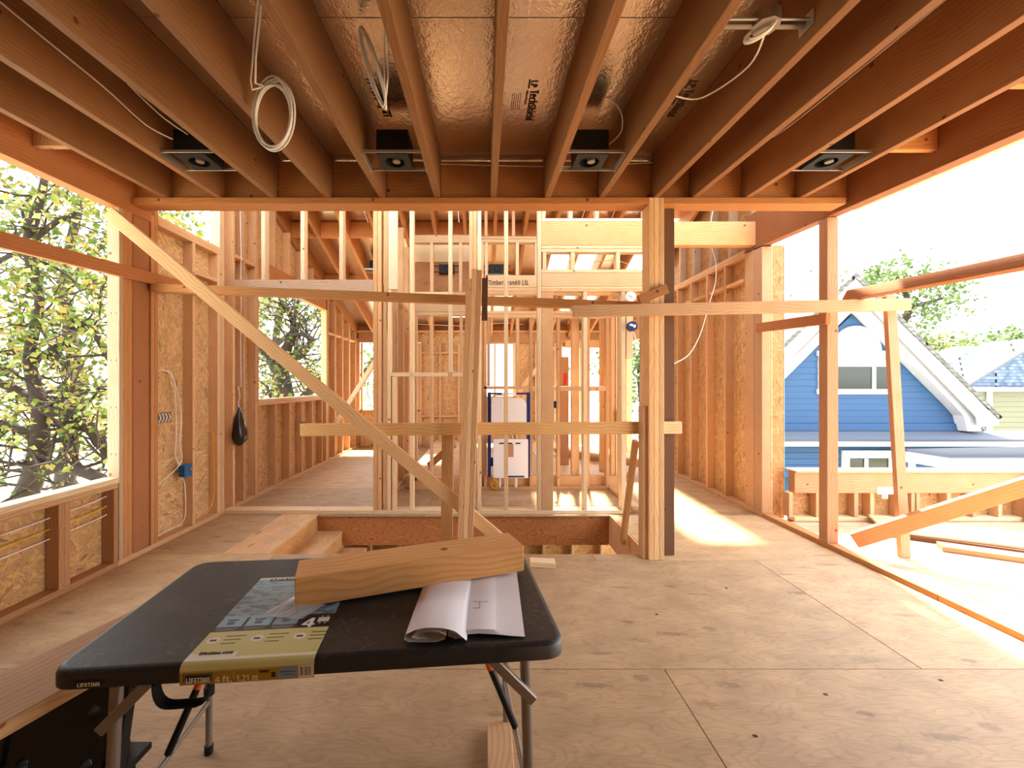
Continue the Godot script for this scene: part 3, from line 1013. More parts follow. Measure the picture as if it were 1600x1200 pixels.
# ------------------------------------------------------------------ stairs
func build_stairs() -> void:
	var s := thing("staircase", "plywood stair flight descending through the floor opening", "stairs")
	bx(s, "landing_tread", -2.03, -1.676, -0.02, 0.004, 3.32, 4.336, S(222, 184, 138), "ply", 0.03, 2)
	for k in range(1, 12):
		var x := -1.70 + 0.246 * (k - 1)
		bx(s, "tread", x, x + 0.268, -0.168 * k - 0.02, -0.168 * k, 3.34, 4.33, S(218, 180, 136), "ply", 0.04, 2)
		bx(s, "riser", x, x + 0.016, -0.168 * k + 0.001, -0.168 * (k - 1) - 0.021, 3.34, 4.33, S(216, 168, 116), "ply", 0.04, 2)
	var run := Vector3(0.246, -0.168, 0).normalized()
	for d in [3.37, 4.27]:
		lum(s, "stringer", V(-1.74, -0.30, d), V(-1.74 + 0.246 * 11, -0.30 - 0.168 * 11, d), 0.235, 0.038, Vector3(0.5, 1, 0), FIR)

# ------------------------------------------------------------------ post, temporary guards and braces
func build_posts_and_rails() -> void:
	var p := thing("post", "built-up timber post of laminated planks carrying the header", "post", V(1.28, 0, 3.2))
	var add := func(called, x0, x1, y0, y1, d0, d1, col):
		var o := bx(p, called, x0, x1, y0, y1, d0, d1, col)
		o.position -= p.position
	for i in 3:
		add.call("plank", 1.2275 + 0.0382 * i, 1.265 + 0.0382 * i, 0.0005, 2.709, 3.2, 3.34, [S(236, 194, 144), S(240, 204, 158), S(236, 198, 152)][i])
	add.call("side_plank", 1.189, 1.227, 0.0005, 1.15, 3.225, 3.314, ORANGE)
	add.call("dark_plank", 1.343, 1.458, 0.0005, 2.66, 3.29, 3.328, S(118, 88, 68))
	# short stub and kicker at the post
	board("brace_stub", "short brown offcut nailed at an angle across the laminated post", "board", at(998, 469, 3.18), at(1042, 451, 3.18), 0.07, 0.034, Vector3.UP, S(190, 136, 92))
	board("kicker_brace", "slanting timber kicker beside the laminated post over the stair opening edge", "brace", V(1.22, 0.86, 3.46), V(1.20, -0.06, 3.72), 0.06, 0.038, Vector3(0, 0, 1), S(226, 176, 118))
	# leaning guard post in the middle
	var g := thing("guard_post", "leaning temporary guard post of three nailed planks with dark tops", "post", V(-0.148, 0, 3.2))
	var lean := Vector3(0.034, 1, 0).normalized()
	var tops := [2.09, 2.165, 2.155]
	for i in 3:
		var b := Vector3((i - 1) * 0.0385, 0.0015, 0)
		lum(g, "plank", b, b + lean * float(tops[i]), 0.089, 0.0378, Vector3(0, 0, 1), [S(228, 186, 142), S(240, 206, 164), S(222, 178, 134)][i])
	lum(g, "dark_block", Vector3(0.148, 1.80, -0.07), Vector3(0.152, 2.12, -0.07), 0.045, 0.038, Vector3.RIGHT, S(104, 78, 60))
	# diagonal brace from the left wall down to the stair opening
	board("diagonal_brace", "long pale plank slanting from left wall down to stair opening", "brace", at(170, 332, 3.06), at(812, 868, 3.268), 0.092, 0.034, Vector3(0.6, 0.8, 0), S(234, 194, 146))
	# guard rails across the opening
	board("guard_rail", "upper guard rail plank crossing above the stair opening", "rail", V(-2.62, 2.075, 3.40), V(1.20, 1.925, 3.375), 0.064, 0.075, Vector3.UP, S(222, 166, 110))
	board("guard_rail", "middle guard rail plank crossing above the stair opening at chest height", "rail", at(470, 671.5, 3.312), at(1010, 668.3, 3.318), 0.095, 0.034, Vector3.UP, S(234, 190, 130))
	board("rail_end", "short pale rail end sticking out past the laminated post", "rail", V(1.345, Y(668, 3.27), 3.268), V(X(1064, 3.27), Y(668, 3.27), 3.268), 0.092, 0.034, Vector3.UP, FIR)
	board("hanging_plank", "short upright plank nailed under the middle guard rail", "plank", at(700, 663, 3.37), at(698, 842, 3.37), 0.092, 0.034, Vector3.RIGHT, S(222, 178, 126))
	board("wall_brace", "brown plank nailed level along the left wall across the window", "brace", V(-2.615, 2.06, 1.6), V(-2.615, 2.185, 4.22), 0.089, 0.038, Vector3.UP, S(190, 130, 84))
	board("guard_rail", "bright pale plank nailed across the laminated post toward the deck", "rail", at(895, 486.5, 3.175), at(1421, 476, 3.185), 0.088, 0.035, Vector3.UP, S(222, 186, 152))
	board("guard_rail", "brown rail along the right wall line between corner post and deck stud", "rail", V(2.725, Y(512, 4.25), 4.28), V(2.725, Y(499, 3.44), 3.40), 0.089, 0.038, Vector3.UP, S(186, 126, 82))
	board("guard_rail", "long brown guard rail along the open right side of room", "rail", V(2.80, Y(468, 3.26) + 0.035, 3.32), V(2.80, Y(419, 2.2), 1.2), 0.089, 0.038, Vector3(0.5, 1, 0), S(190, 134, 90))
	# brace in the left rear room and one on the closet landing
	board("rear_brace", "plank brace leaning in front of the far left room window", "brace", at(589, 560, 7.6), at(516, 676, 7.2), 0.089, 0.038, Vector3(1, 0.6, 0), FIR)
	board("landing_brace", "plank brace slanting down to the closet landing floor", "brace", V(-0.40, 0.52, 5.7), V(-0.78, 0.17, 6.0), 0.089, 0.038, Vector3.UP, ORANGE)

# ------------------------------------------------------------------ deck outside the right wall
func build_deck() -> void:
	var d := struct("floor_deck", "sunlit plywood deck outside the right wall", "floor")
	var rows := [[-2.0, 0.7], [0.7, 1.92], [1.92, 3.14], [3.14, 4.13]]
	for i in rows.size():
		var sx: Array = [[2.86, 4.3, 6.74], [2.86, 5.3, 6.74]][i % 2]
		for k in 2:
			bx(d, "plywood_sheet", sx[k] + 0.001, sx[k + 1] - 0.001, -0.028, -0.01, rows[i][0] + 0.001, rows[i][1] - 0.001, S(214, 190, 162), "ply", 0.04, 0)
	bx(d, "joist_deck", 2.86, 6.74, -0.32, -0.03, -2.0, 4.13, BROWN)
	var w := struct("wall_parapet", "low framed parapet of studs under a beam beyond the deck", "wall")
	var D := 4.14
	bx(w, "cap_board", 2.995, 6.74, 0.462, 0.482, D - 0.02, D + 0.13, S(206, 184, 162))
	bx(w, "beam", 2.995, 6.7, 0.262, 0.461, D, D + 0.089, S(194, 156, 124))
	bx(w, "bottom_plate", 2.995, 6.7, -0.01, 0.028, D, D + 0.089, PALE)
	for px in [1233, 1275, 1286, 1335, 1360, 1402, 1424, 1432, 1480, 1520, 1560, 1600, 1650]:
		bx(w, "stud", X(px, D), X(px, D) + 0.038, 0.0285, 0.2615, D, D + 0.089, S(200, 164, 132))
	bx(w, "strand_board", 2.995, 6.74, -0.3, 0.26, D + 0.09, D + 0.105, S(214, 208, 200), "osb")
	var hg := bx(w, "joist_hanger", X(1370, D), X(1397, D), Y(772, D), Y(761, D), D - 0.004, D - 0.001, S(238, 238, 236), "white_metal")
	bx(w, "joist_hanger", X(1378, D), X(1387, D), Y(779, D), Y(772, D), D - 0.004, D - 0.001, S(238, 238, 236), "white_metal")
	bx(w, "end_post", X(1596, D), X(1612, D), -0.01, 0.44, D - 0.09, D - 0.021, ORANGE)
	# leaning post on the deck and the slanting kicker in front of it
	board("deck_post", "leaning rough-edged stud standing on the sunlit deck", "post", V(3.215, -0.009, 3.285), V(3.09, 1.99, 3.275), 0.075, 0.038, Vector3(1, 0, 0), S(198, 160, 132))
	board("deck_brace", "brown plank slanting up from deck edge past the leaning stud", "brace", V(2.875, 0.10, 3.34), V(4.04, 0.886, 2.68), 0.125, 0.038, Vector3(-0.3, 1, 0.15), S(176, 126, 84))
	# lumber on the deck
	var st := [["deck_lumber", "dark weathered plank lying on deck under a plywood sheet", V(3.62, 0.012, 3.72), V(5.5, 0.012, 2.55), S(96, 66, 52)], ["deck_lumber", "lighter plank end lying on deck beside the weathered plank", V(3.66, 0.012, 3.45), V(5.2, 0.012, 2.5), S(168, 128, 96)]]
	for s in st:
		board(s[0], s[1], "plank", s[2], s[3], 0.038, 0.14, Vector3.UP, s[4])
	var sh := tag(lum(self, "deck_sheet", V(3.6, 0.042, 3.95), V(6.0, 0.042, 2.6), 0.02, 0.5, Vector3.UP, S(236, 206, 166), "ply"), "pale plywood offcut lying over planks at the deck end", "plywood sheet")

# ------------------------------------------------------------------ recessed lights, cables, boxes
func can_light(x: float, D: float, label: String, j0: float, j1: float, y: float) -> void:
	var t := thing("recessed_light", label, "light fitting", V(x, y, D), "black recessed light housings between joists")
	var st := CSGCombiner3D.new()
	st.name = "housing"
	var b := CSGBox3D.new()
	b.size = Vector3(0.19, 0.15, 0.20)
	b.position = Vector3(0, 0.075, 0)
	b.material = M["black_box"]
	st.add_child(b)
	var h := CSGCylinder3D.new()
	h.operation = CSGShape3D.OPERATION_SUBTRACTION
	h.radius = 0.062
	h.height = 0.09
	h.sides = 24
	h.material = M["black_box"]
	st.add_child(h)
	t.add_child(st)
	var ring := TorusMesh.new()
	ring.inner_radius = 0.058
	ring.outer_radius = 0.066
	ring.rings = 24
	ring.ring_segments = 6
	mi(t, "trim_ring", ring, M["strap"], Transform3D(Basis(), Vector3(0, 0.002, 0)))
	var lamp := CylinderMesh.new()
	lamp.top_radius = 0.024
	lamp.bottom_radius = 0.024
	lamp.height = 0.05
	lamp.radial_segments = 14
	mi(t, "lamp_holder", lamp, M["steel_grey"], Transform3D(Basis(), Vector3(0.01, 0.022, 0.01)))
	for z in [-0.11, 0.11]:
		bx_local(t, "bar_hanger", Vector3((j0 + j1) * 0.5 - x, 0.012, z), Vector3(j1 - j0 - 0.002, 0.018, 0.006), "galvanised")
	for s in [j0 - x + 0.003, j1 - x - 0.003]:
		bx_local(t, "hanger_foot", Vector3(s, 0.01, 0.0), Vector3(0.004, 0.04, 0.23), "galvanised")

func bx_local(parent: Node, called: String, c: Vector3, size: Vector3, m: String, ch := 0.001) -> MeshInstance3D:
	return mi(parent, called, box_mesh(size, 0, Color.WHITE, ch), M[m], Transform3D(Basis(), c))

func coil(called: String, label: String, c: Vector3, rx: float, ry: float, tilt: float, turns: int, lead: Array, m := "cable", r := 0.0042, tail := []) -> void:
	var pts := lead.duplicate()
	for i in turns * 14 + 1:
		var a := TAU * i / 14.0 + PI * 0.5
		var turn := i / 14
		var sz := [1.0, 0.86, 1.10, 0.94, 1.16, 0.90, 1.04, 1.0]
		var k: float = lerpf(sz[turn % 8], sz[(turn + 1) % 8], float(i % 14) / 14.0) + 0.015 * sin(i * 0.9)
		var off := 0.012 * sin(turn * 1.7) + 0.006 * cos(i * 0.45)
		pts.append(c + Vector3(cos(a) * rx * k * cos(tilt), sin(a) * ry * k, cos(a) * rx * k * sin(tilt) + off))
	pts.append_array(tail)
	var st := st_new()
	tube_into(st, smooth(pts, 2), r, 6)
	tag(mi(self, called, st.commit(), M[m]), label, "cable")

func build_services() -> void:
	# black housings in the front ceiling
	can_light(-0.563, 2.71, "black recessed light housing in the joist bay left of middle joist", -0.743, -0.376, 2.715)
	can_light(0.662, 2.71, "black recessed light housing with white cable loop above it", 0.495, 0.857, 2.715)
	can_light(-1.80, 2.71, "black recessed light housing in the dark bays toward the left wall", -1.967, -1.605, 2.715)
	can_light(2.16, 2.71, "black recessed light housing in the bay beside the right edge beam", 1.991, 2.354, 2.715)
	# black housings in the rear roof
	for r in [[-1.86, 6.75, "black recessed light housing between rafters in the far left room"], [-1.62, 7.9, "lower black recessed light housing between rafters of far left room"]]:
		var j := -2.70 + 0.4064 * floorf((r[0] + 2.70) / 0.4064)
		can_light((j + j + 0.4064) * 0.5, r[1], r[2], j + 0.023, j + 0.383, yr(r[1]) + 0.02)
	# two small fittings on the framing over the closet
	for r in [[698, 421, "black square light housing fixed on the soffit panel over closet"], [776, 421, "black square light housing over the printed header"]]:
		var D := 5.76 if r[0] < 720 else 5.5
		var t := thing("soffit_light", r[2], "light fitting", at(r[0], r[1], D))
		bx_local(t, "housing", Vector3.ZERO, Vector3(0.20, 0.12, 0.07), "black_box", 0.006)
		var cy := TorusMesh.new()
		cy.inner_radius = 0.03
		cy.outer_radius = 0.042
		cy.rings = 18
		cy.ring_segments = 6
		mi(t, "trim_ring", cy, M["strap"], Transform3D(Basis(Vector3.RIGHT, PI / 2), Vector3(0.01, 0, 0.036)))
		for y in [-0.04, 0.04]:
			bx_local(t, "bar_hanger", Vector3(0, y, 0.02), Vector3(0.34, 0.012, 0.006), "strap")
	# brace bar with box and coiled cable at the top right
	var fb := thing("fan_brace", "metal brace bar with junction box between joists at the ceiling", "bracket", V(1.083, 2.70, 1.69))
	bx_local(fb, "brace_bar", Vector3(0, 0.03, 0), Vector3(0.36, 0.022, 0.022), "steel_grey", 0.004)
	bx_local(fb, "brace_bar", Vector3(0, 0.03, 0.03), Vector3(0.36, 0.010, 0.010), "galvanised", 0.002)
	var jb := CylinderMesh.new()
	jb.top_radius = 0.052
	jb.bottom_radius = 0.052
	jb.height = 0.05
	jb.radial_segments = 8
	mi(fb, "junction_box", jb, M["steel_grey"], Transform3D(Basis(), Vector3(0.02, 0.04, 0.01)))
	for s in [-0.178, 0.178]:
		bx_local(fb, "end_foot", Vector3(s, 0.03, 0.01), Vector3(0.004, 0.06, 0.08), "galvanised")
	coil("cable_bundle", "small white cable bundle tucked into the ceiling junction box", V(1.09, 2.715, 1.70), 0.05, 0.02, 0.9, 4, [])
	cable("cable", "white cable looping from junction box across a joist bay", [V(1.12, 2.73, 1.70), V(1.20, 2.76, 1.95), V(1.13, 2.80, 2.22), V(1.0, 2.82, 2.24), V(0.91, 2.83, 2.2)])
	# hanging coils
	var c1 := at(427, 180, 2.05)
	coil("cable_coil", "round coil of white cable hanging below the ceiling joists", c1, 0.105, 0.155, 0.25, 6, [at(409, -60, 1.58), at(401, 20, 1.78), at(394, 100, 1.95), at(394, 140, 2.03)], "cable", 0.0045, [at(399, 130, 2.0), at(405, 40, 1.82), at(416, -70, 1.57)])
	var pts := [at(604, -40, 1.62), at(602, 20, 1.78), at(600, 90, 1.92)]
	var hc := at(584, 110, 1.97)
	var hl := (at(603, 172, 1.99) - at(565, 48, 1.95)) * 0.5
	var hs := Vector3(0.022, 0.006, 0.012)
	for i in 6 * 16 + 1:
		var a := TAU * i / 16.0
		var turn := i / 16
		pts.append(hc + hl * cos(a) * (0.97 + 0.05 * sin(turn * 2.1)) + hs * sin(a) * (0.7 + 0.22 * turn / 2.0) + Vector3(0, 0, 0.004 * turn))
	pts.append_array([at(606, 120, 1.95), at(605, 60, 1.84), at(608, -40, 1.61)])
	var st := st_new()
	tube_into(st, smooth(pts, 2), 0.0045, 6)
	tag(mi(self, "cable_coil", st.commit(), M["cable"]), "narrow folded hank of white cable hanging between two joists", "cable")
	# runs
	cable("cable", "white cable run stapled along the blocking behind joists", [V(-0.33, 2.975, 3.235), V(0.03, 2.965, 3.235), V(0.5, 2.955, 3.235), V(0.9, 2.965, 3.235), V(1.25, 2.985, 3.235), V(1.40, 2.985, 3.235)])
	cable("cable", "white cable arching over the recessed light with the loop", [V(0.50, 2.93, 2.55), V(0.56, 2.985, 2.52), V(0.70, 2.99, 2.50), V(0.80, 2.93, 2.53), V(0.83, 2.85, 2.60), V(0.77, 2.80, 2.66)])
	cable("cable", "white cable hanging below a joist at right end of blocking", [V(1.60, 2.98, 3.20), V(1.72, 2.955, 3.1), V(1.85, 2.975, 2.95), V(1.935, 2.96, 2.8), V(1.94, 2.94, 2.2), V(1.942, 2.93, 1.4)])
	cable("cable", "white cable looping toward the light beside right edge beam", [V(2.20, 2.88, 2.66), V(2.30, 2.90, 2.52), V(2.345, 2.93, 2.3), V(2.32, 2.97, 2.15), V(2.2, 2.99, 2.12), V(2.05, 2.98, 2.2)])
	cable("cable", "white cable sagging along a dark joist toward the left light", [V(-1.97, 2.90, 1.2), V(-1.962, 2.86, 1.8), V(-1.955, 2.84, 2.2), V(-1.94, 2.80, 2.45), V(-1.89, 2.80, 2.6)])
	cable("cable", "thin white cable looping above the left recessed light", [V(-1.62, 2.90, 2.1), V(-1.75, 2.93, 2.1), V(-1.88, 2.92, 2.2), V(-1.86, 2.86, 2.45), V(-1.80, 2.83, 2.6)])
	# right hall cable
	cable("cable", "white cable curving down along the right hall wall", [at(1118, 316, 4.6), at(1111, 345, 4.6), at(1112, 385, 4.6), at(1118, 408, 4.62), at(1118, 440, 4.62), at(1108, 475, 4.6), at(1095, 520, 4.5), at(1078, 552, 4.3), at(1056, 567, 3.9), at(1049, 568, 3.3)])
	cable("cable", "white cable strung through studs behind the beam stack", [V(0.72, Y(409, 4.6), 4.6), V(1.1, Y(410, 4.6), 4.6), V(1.40, Y(407, 4.6), 4.6), V(1.58, Y(415, 4.6), 4.6)])
	cable("cable", "thin cable strung across the closet framing below beam", [V(-0.94, Y(506, 5.46), 5.46), V(-0.6, Y(508, 5.46), 5.46), V(-0.2, Y(509, 5.46), 5.46), V(0.2, Y(505, 5.46), 5.46), V(0.5, Y(507, 5.46), 5.46)])
	# cables and boxes on the left wall
	cable("cable", "pair of cables bent into the blue box on left wall", [V(-2.715, 1.42, 3.52), V(-2.70, 1.43, 3.62), V(-2.69, 1.38, 3.70), V(-2.685, 1.1, 3.73), V(-2.69, 0.85, 3.74), V(-2.69, 0.70, 3.73), V(-2.66, 0.60, 3.74)])
	cable("cable", "second cable looping down beside the blue box", [V(-2.70, 1.42, 3.50), V(-2.68, 1.40, 3.66), V(-2.67, 1.1, 3.77), V(-2.675, 0.8, 3.765), V(-2.66, 0.62, 3.75), V(-2.72, 0.47, 3.55), V(-2.725, 0.42, 3.48)])
	cable("cable", "cable bending from blue box down to the bottom plate", [V(-2.66, 0.50, 3.77), V(-2.655, 0.40, 3.80), V(-2.66, 0.12, 3.80), V(-2.70, 0.07, 3.66), V(-2.72, 0.055, 3.49)])
	cable("cable", "yellow cable beside the corner studs on left wall", [V(-2.66, 0.86, 4.05), V(-2.655, 0.85, 4.18), V(-2.655, 0.70, 4.20), V(-2.655, 0.2, 4.20), V(-2.68, 0.06, 4.1)], 0.0042, "yellow_cable")
	cable("cable", "bundle of cables dropping inside the corner of stairwell wall", [V(-2.62, 3.2, 4.60), V(-2.625, 2.85, 4.62), V(-2.61, 2.72, 4.60), V(-2.625, 2.5, 4.62), V(-2.61, 2.2, 4.6), V(-2.615, 1.8, 4.60), V(-2.625, 1.5, 4.62), V(-2.61, 1.28, 4.6)])
	for s in [[0.49, "upper pale cable threaded through the knee wall studs"], [0.36, "lower pale cable threaded through the knee wall studs"], [0.42, "yellowish cable threaded behind the upper knee wall cable"]]:
		cable("cable", s[1], [V(-2.70, s[0] - 0.05, 1.8), V(-2.70, s[0] - 0.02, 2.4), V(-2.69, s[0] + 0.01, 2.9), V(-2.68, s[0] + 0.03, 3.04)], 0.004, "yellow_cable" if s[0] == 0.42 else "cable")
	var b := thing("outlet_box", "blue plastic outlet box on the left wall stud with cables", "electrical box", V(-2.655, 0.50, 3.80))
	bx_local(b, "box_body", Vector3(0, 0.05, 0), Vector3(0.055, 0.10, 0.09), "blue_box", 0.004)
	bx_local(b, "flange", Vector3(0.03, 0.05, 0), Vector3(0.005, 0.115, 0.10), "blue_box", 0.001)
	bx_local(b, "cable_tail", Vector3(0.036, 0.06, -0.02), Vector3(0.012, 0.03, 0.012), "carton", 0.002)
	var b2 := thing("outlet_box", "small blue outlet box on knee wall stud in far left room", "electrical box", V(-2.632, 0.66, 6.2))
	bx_local(b2, "box_body", Vector3(0, 0.05, 0), Vector3(0.03, 0.11, 0.06), "blue_box", 0.004)
	bx_local(b2, "flange", Vector3(0.017, 0.05, 0), Vector3(0.004, 0.12, 0.066), "blue_box", 0.001)
	var b3 := thing("outlet_box", "dark blue switch box on a stud beside the toilet carrier", "electrical box", V(X(869, 5.42), Y(637, 5.42), 5.44))
	bx_local(b3, "box_body", Vector3(0, 0.04, 0), Vector3(0.05, 0.08, 0.05), "navy", 0.004)
	bx_local(b3, "flange", Vector3(0, 0.04, 0.027), Vector3(0.056, 0.09, 0.004), "navy", 0.001)
	# mesh covered vent in the left wall board
	var vt := thing("vent_plate", "grey rectangular box plate with hanging wires in strand board", "electrical box", V(-2.7285, 1.03, 3.61))
	bx_local(vt, "plate", Vector3(0.003, 0, 0), Vector3(0.006, 0.09, 0.235), "steel_grey", 0.001)
	for i in 5:
		tube(vt, "wire_end", smooth([Vector3(0.008, 0.035, -0.08 + i * 0.035), Vector3(0.02, 0.0, -0.085 + i * 0.036), Vector3(0.01, -0.036, -0.075 + i * 0.035)]), 0.005, "cable", 5)
	# black bag
	var bag := st_new()
	var rows := 12
	var cols := 16
	var top := V(-2.60, 0.0, 4.58)
	var prof := [0.012, 0.018, 0.035, 0.045, 0.055, 0.062, 0.070, 0.075, 0.08, 0.078, 0.06, 0.02]
	for i in rows - 1:
		for k in cols:
			for v in [[i, k], [i + 1, k], [i + 1, k + 1], [i, k], [i + 1, k + 1], [i, k + 1]]:
				var a: float = TAU * (v[1] % cols) / cols
				var fold: float = 1.0 + 0.16 * sin(a * 5.0 + v[0] * 0.6)
				bag.set_smooth_group(0)
				bag.add_vertex(Vector3(cos(a) * prof[v[0]] * fold * 0.8, -v[0] * 0.037, sin(a) * prof[v[0]] * fold * 1.15))
	bag.generate_normals()
	var bg := thing("trash_bag", "black plastic bag hanging from a cable on the left wall", "bag", Vector3(-2.60, 1.07, -4.55))
	mi(bg, "bag", bag.commit(), M["black_bag"])
	tube(bg, "tie", smooth([Vector3(-0.012, 0.22, 0), Vector3(0.01, 0.12, 0.01), Vector3(-0.01, 0.05, 0), Vector3(0, -0.01, 0)]), 0.004, "cable", 6)
	# round ceiling boxes near the post
	for r in [[987, 510, "blue_box", "round blue junction box with white wires beside the post", "navy"], [985, 464, "white_plastic", "round white junction box above the blue one beside the post", "white_plastic"]]:
		var D := 4.28
		var t := thing("round_box", r[3], "electrical box", at(r[0], r[1], D))
		var cy := CylinderMesh.new()
		cy.top_radius = 0.05
		cy.bottom_radius = 0.05
		cy.height = 0.05
		cy.radial_segments = 20
		mi(t, "box_body", cy, M[r[4]], Transform3D(Basis(Vector3.RIGHT, PI / 2), Vector3.ZERO))
		for i in 3:
			tube(t, "wire", smooth([Vector3(-0.03, 0.01 * i, 0.028), Vector3(-0.01, 0.02 - 0.01 * i, 0.036), Vector3(0.012, -0.015 + 0.012 * i, 0.036), Vector3(0.03, 0.005 * i, 0.028)]), 0.004, "cable", 5)
	cable("cable", "white cable hanging from the round blue junction box", [at(990, 519, 4.27), at(994, 535, 4.27), at(993, 548, 4.27), at(989, 552, 4.27)])
	coil("cable_coil", "yellow cable coil hanging near the post over the landing", at(985, 744, 5.0), 0.03, 0.055, 0.5, 4, [], "yellow_cable", 0.008)
	coil("cable_coil", "yellow cable coil on the floor under the toilet carrier", at(772, 757, 5.30), 0.04, 0.05, 0.4, 4, [], "yellow_cable", 0.009)
	coil("cable_coil", "yellow cable looped on the far stud behind the guard rail", at(966, 652, 5.45), 0.02, 0.10, 0.4, 3, [], "yellow_cable", 0.008)
	# toilet carrier
	var D := 5.30
	var tc := thing("toilet_carrier", "navy steel toilet carrier frame with white cistern and wrapped panel", "toilet frame", V(X(795, D), 0, D))
	var lx := func(px): return X(px, D) - X(795, D)
	for px in [764.5, 825.5]:
		bx_local(tc, "frame_upright", Vector3(lx.call(px), (Y(745, D) + Y(613, D)) * 0.5, 0), Vector3(0.042, Y(613, D) - Y(745, D), 0.04), "navy", 0.004)
	bx_local(tc, "frame_top", Vector3(0, Y(615, D), 0), Vector3(0.44, 0.022, 0.04), "navy", 0.004)
	bx_local(tc, "top_bracket", Vector3(0.0, Y(615, D), 0.022), Vector3(0.18, 0.022, 0.006), "white_plastic", 0.002)
	bx_local(tc, "frame_cross", Vector3(0, Y(722, D), -0.02), Vector3(0.46, 0.11, 0.03), "navy", 0.004)
	var cis := prism_mesh(PackedVector2Array([Vector2(-0.215, 0), Vector2(0.215, 0), Vector2(0.215, 0.23), Vector2(0.19, 0.275), Vector2(0.15, 0.30), Vector2(-0.19, 0.30), Vector2(-0.212, 0.28)]), -0.05, 0.05)
	mi(tc, "cistern", cis, M["white_plastic"], Transform3D(Basis(), Vector3(0, Y(660, D), 0)))
	bx_local(tc, "access_panel", Vector3(0.01, Y(633, D), 0.052), Vector3(0.22, 0.13, 0.006), "white_metal", 0.003)
	bx_local(tc, "wrapped_panel", Vector3(0.02, (Y(686, D) + Y(746, D)) * 0.5, 0.025), Vector3(0.43, Y(686, D) - Y(746, D), 0.03), "paper", 0.004)
	bx_local(tc, "carton_patch", Vector3(0.015, Y(703, D), 0.042), Vector3(0.08, 0.16, 0.004), "carton", 0.001)
	for i in 3:
		bx_local(tc, "printed_strip", Vector3(-0.09 + i * 0.10, Y(692, D), 0.0415), Vector3(0.06, 0.016, 0.001), "ink", 0.0)
	bx_local(tc, "printed_strip", Vector3(0.09, Y(743.5, D), 0.0415), Vector3(0.2, 0.02, 0.001), "navy", 0.0)
	for x in [-0.11, 0.09]:
		bx_local(tc, "foot_rod", Vector3(x, (Y(746, D) + 0.04) * 0.5, 0), Vector3(0.028, Y(746, D) - 0.04, 0.028), "white_metal", 0.004)
	tube(tc, "supply_hose", smooth([Vector3(-0.2, Y(619, D), 0.03), Vector3(-0.12, Y(617, D), 0.04), Vector3(-0.05, Y(618, D), 0.03), Vector3(-0.02, Y(616, D), 0)]), 0.008, "carton", 6)
	# red label on a post in the bathroom
	var rl := thing("label_board", "reddish wrapped board with red label standing behind the partition", "board", V(X(882, 6.2), 0.148, 6.2))
	bx_local(rl, "board_face", Vector3(0, 0.78, 0), Vector3(0.12, 1.56, 0.03), "carton", 0.003)
	bx_local(rl, "red_label", Vector3(0.005, 1.24, 0.0165), Vector3(0.05, 0.17, 0.002), "red_label", 0.0)
	# lumber on the bathroom floor
	for i in 3:
		board("floor_lumber", ["top plank of the small stack on the bright rear floor", "middle plank of the small stack on the bright rear floor", "bottom plank of the small stack on the bright rear floor"][i], "plank", V(1.15 + 0.05 * i, 0.245 - 0.039 * i, 7.1), V(2.25 + 0.05 * i, 0.245 - 0.039 * i, 5.9), 0.038, 0.14, Vector3.UP, FIR, "planks stacked on the rear floor")

# ------------------------------------------------------------------ folding table
func rr_loop(hx: float, hz: float, r: float, seg := 7) -> Array:
	var out := []
	for q in [[1, 1, 0.0], [-1, 1, PI / 2], [-1, -1, PI], [1, -1, PI * 1.5]]:
		for i in seg + 1:
			var a: float = q[2] + PI / 2 * i / seg
			out.append(Vector2(q[0] * (hx - r) + cos(a) * r, q[1] * (hz - r) + sin(a) * r))
	return out

